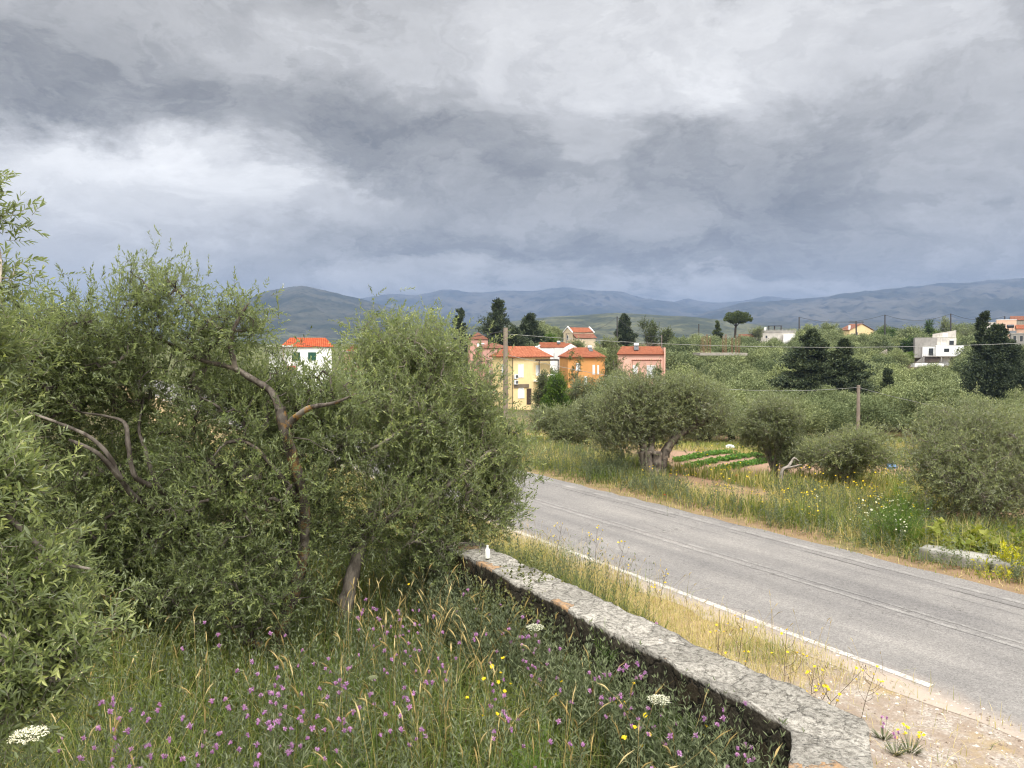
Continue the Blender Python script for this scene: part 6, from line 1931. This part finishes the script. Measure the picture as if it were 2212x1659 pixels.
# bushes
def bush(label, name, cat, c, rad, n_t, per, leaf, lw, m_, seed, spread=(70, 30), bt=.5, k=12, sl=.18, up=.5, stem_m=None, grp=None):
    r2 = np.random.default_rng(seed); c = np.asarray(c, float)
    e = empty(name, c); tag(e, label, cat, grp)
    rad = np.asarray(rad, float)
    d = unit_rand(r2, n_t); d[:, 2] = np.abs(d[:, 2]); rr = r2.random(n_t) ** .45
    P0 = d * rad * rr[:, None] * (1 + .2 * np.sin(d[:, :1] * 6))
    S, C = Geo(), Geo()
    for p in P0: S.tube(crom([(p[0] * .15, p[1] * .15, -.05), (p[0] * .6, p[1] * .6, p[2] * .75), p], 2), [.006, .005, .004, .003, .002], 3, .5, cap=False)
    ci = np.repeat(np.arange(n_t), per)
    P = P0[ci] + r2.normal(size=(len(ci), 3)) * rad * .12; P[:, 2] = np.abs(P[:, 2])
    D = nrm(d[ci] * .6 + np.array([0, 0, up]) + r2.normal(size=(len(ci), 3)) * .5)
    B, LD, LN, LT, age = sprig_leaves(r2, P, D, sl, k, np.clip(bt + r2.normal(size=len(P)) * .15, .02, .95), .25, spread, .35)
    add_leaves(C, B, LD, LN, leaf * (.7 + .6 * r2.random(len(B))), leaf * lw, np.clip(LT, .02, .98))
    S.build("stems", stem_m or STEM, e); C.build("leaves", m_, e)
    return e


BRAM = leaf_mat("bramble_leaf", [(0, (.03, .04, .014)), (.5, (.095, .11, .035)), (1, (.21, .20, .07))], None, .25, .55, .3, 0)
FENN = leaf_mat("fennel_leaf", [(0, (.03, .07, .01)), (.5, (.085, .17, .02)), (1, (.19, .30, .04))], None, .35, .5, .2, 0)
VINE = leaf_mat("vine_leaf", [(0, (.07, .10, .012)), (.5, (.17, .21, .03)), (1, (.32, .32, .07))], None, .4, .5, .3, 0)
BROOM = leaf_mat("broom_flower", [(0, (.10, .14, .02)), (.5, (.34, .34, .02)), (1, (.62, .56, .03))], None, .3, .5, .2, 0)
p = gp(1130, 1400, .5); bush("leafy bramble bush growing against the middle of the wall's dark face", "bramble_bush", "bush", (p[0] - .02, p[1], .46), (.55, .80, .64), 190, 8, .032, .75, BRAM, 1, k=9, sl=.16)
p = gp(1260, 1470, .5); bush("smaller bramble spray right of the bramble bush under the wall", "bramble_bush", "bush", (p[0] - .10, p[1], .46), (.40, .50, .52), 90, 7, .03, .75, BRAM, 2, k=9, sl=.15)
for i, (lab, qx, qy, rr, hh) in enumerate([("feathery bright green fennel at the bottom of the meadow", 1150, 1665, .22, .40), ("feathery green fennel before the dark wall near its end", 1560, 1600, .20, .48), ("feathery green fennel beside the cream umbel flower", 1420, 1500, .20, .50), ("low feathery green fennel left of the bottom fennel", 700, 1665, .20, .32)]):
    p = gp(qx, qy, .75); lx, _ = in_wall(p[0], p[1]); bush(lab, "fennel_plant", "plant", (min(p[0], lx - .15), p[1], .46), (rr, rr, hh), 60, 6, .035, .05, FENN, 10 + i, (60, 30), k=16, sl=.12, bt=.6)
p = gp(1958, 1205, -.2); bush("tall feathery fennel at the left end of the low concrete wall", "fennel_plant", "plant", (p[0], p[1] + .3, -.25), (.45, .4, 1.0), 150, 8, .07, .045, FENN, 20, (50, 25), k=18, sl=.26, bt=.45)
for i, (lab, qx, qy) in enumerate([("yellow green vine leaves at the left end of the low wall", 2030, 1172), ("yellow green vine leaves in the middle of the low wall", 2100, 1188), ("yellow green vine leaves at the right of the low wall", 2172, 1190)]):
    p = gp(qx, qy, .2); bush(lab, "vine_plant", "vine", (p[0] + .15, p[1] + .35, -.05), (.46, .26, .34), 16, 3, .11, .9, VINE, 30 + i, (80, 50), k=6, sl=.22, bt=.55)
p = gp(2195, 1262, -.1); bush("yellow flowering broom bush at the right edge below the low wall", "broom_bush", "bush", (p[0], p[1] + .1, -.35), (.42, .4, .62), 90, 7, .045, .4, BROOM, 40, k=12, sl=.16, bt=.6)
p = gp(1325, 1030, 0); bush("dark grey green bush at the left foot of the gnarled olive", "roadside_bush", "bush", (p[0], p[1] + .3, -.3), (.75, .6, .7), 80, 7, .06, .35, HERB, 41, k=12, sl=.2, bt=.25)
p = gp(1440, 1065, 0); bush("grey green bush below the trunk of the gnarled olive at the road", "roadside_bush", "bush", (p[0], p[1] + .3, -.3), (.8, .6, .55), 80, 7, .06, .3, HERB, 42, k=12, sl=.2, bt=.4)

# pale dry branch at the foot of the rounded olive
p = at(1690, 1018, gp(1690, 1022, -.45)[1] - 4.3)
e = empty("dry_branch", p); tag(e, "pale dry forked branch lying at the foot of the rounded olive", "branch")
G = Geo(); k = p[1] / F * .85
G.tube(crom([(-4 * k, 0, float(zt(p[0], p[1])) - p[2]), (0, 0, 0), (14 * k, 0, 12 * k), (26 * k, .1, 22 * k), (34 * k, .1, 32 * k), (46 * k, .1, 24 * k)], 4), np.linspace(.055, .018, 21), 7, rnd=.12, seed=3)
G.tube(crom([(10 * k, 0, 8 * k), (26 * k, -.1, 14 * k), (44 * k, -.15, 20 * k)], 4), np.linspace(.04, .014, 9), 6, rnd=.12, seed=4)
G.build("wood", plain("bleached_wood", (.23, .205, .175), .95, .4, 9), e, True)
# litter in the field
def crumple(name, label, cat, c, s, col, seed):
    r2 = np.random.default_rng(seed); u = np.linspace(0, math.pi, 9); v = np.linspace(0, 2 * math.pi, 15)[:-1]
    V = np.array([[(math.sin(a) * math.cos(b), math.sin(a) * math.sin(b), math.cos(a)) for b in v] for a in u]); V = V * (1 + .28 * r2.normal(size=V.shape[:2]))[..., None]
    V = V * np.array(s) + np.array([0, 0, s[2] * .7]); G = Geo(); i = (np.arange(8)[:, None] * 14 + np.arange(14)[None]); j = np.arange(8)[:, None] * 14 + (np.arange(14)[None] + 1) % 14
    G.add(V.reshape(-1, 3), np.stack([i, i + 14, j + 14, j], -1).reshape(-1, 4)); o = G.build(name, plain(name + "_plastic", col, .4, .1), None); o.location = tuple(c); tag(o, label, cat)


p = at(1926, 1030, 24); crumple("plastic_bag", "small blue plastic bag in the field behind the low olive bush", "bag", (p[0], p[1], float(zt(p[0], p[1])) + .1), (.16, .14, .08), (.13, .24, .42), 1)
p = at(1576, 940, 36); crumple("plastic_sack", "white plastic sack lying between the gnarled olive and the rounded olive", "sack", (p[0], p[1], float(zt(p[0], p[1])) + .1), (.17, .13, .09), (.75, .77, .80), 2)
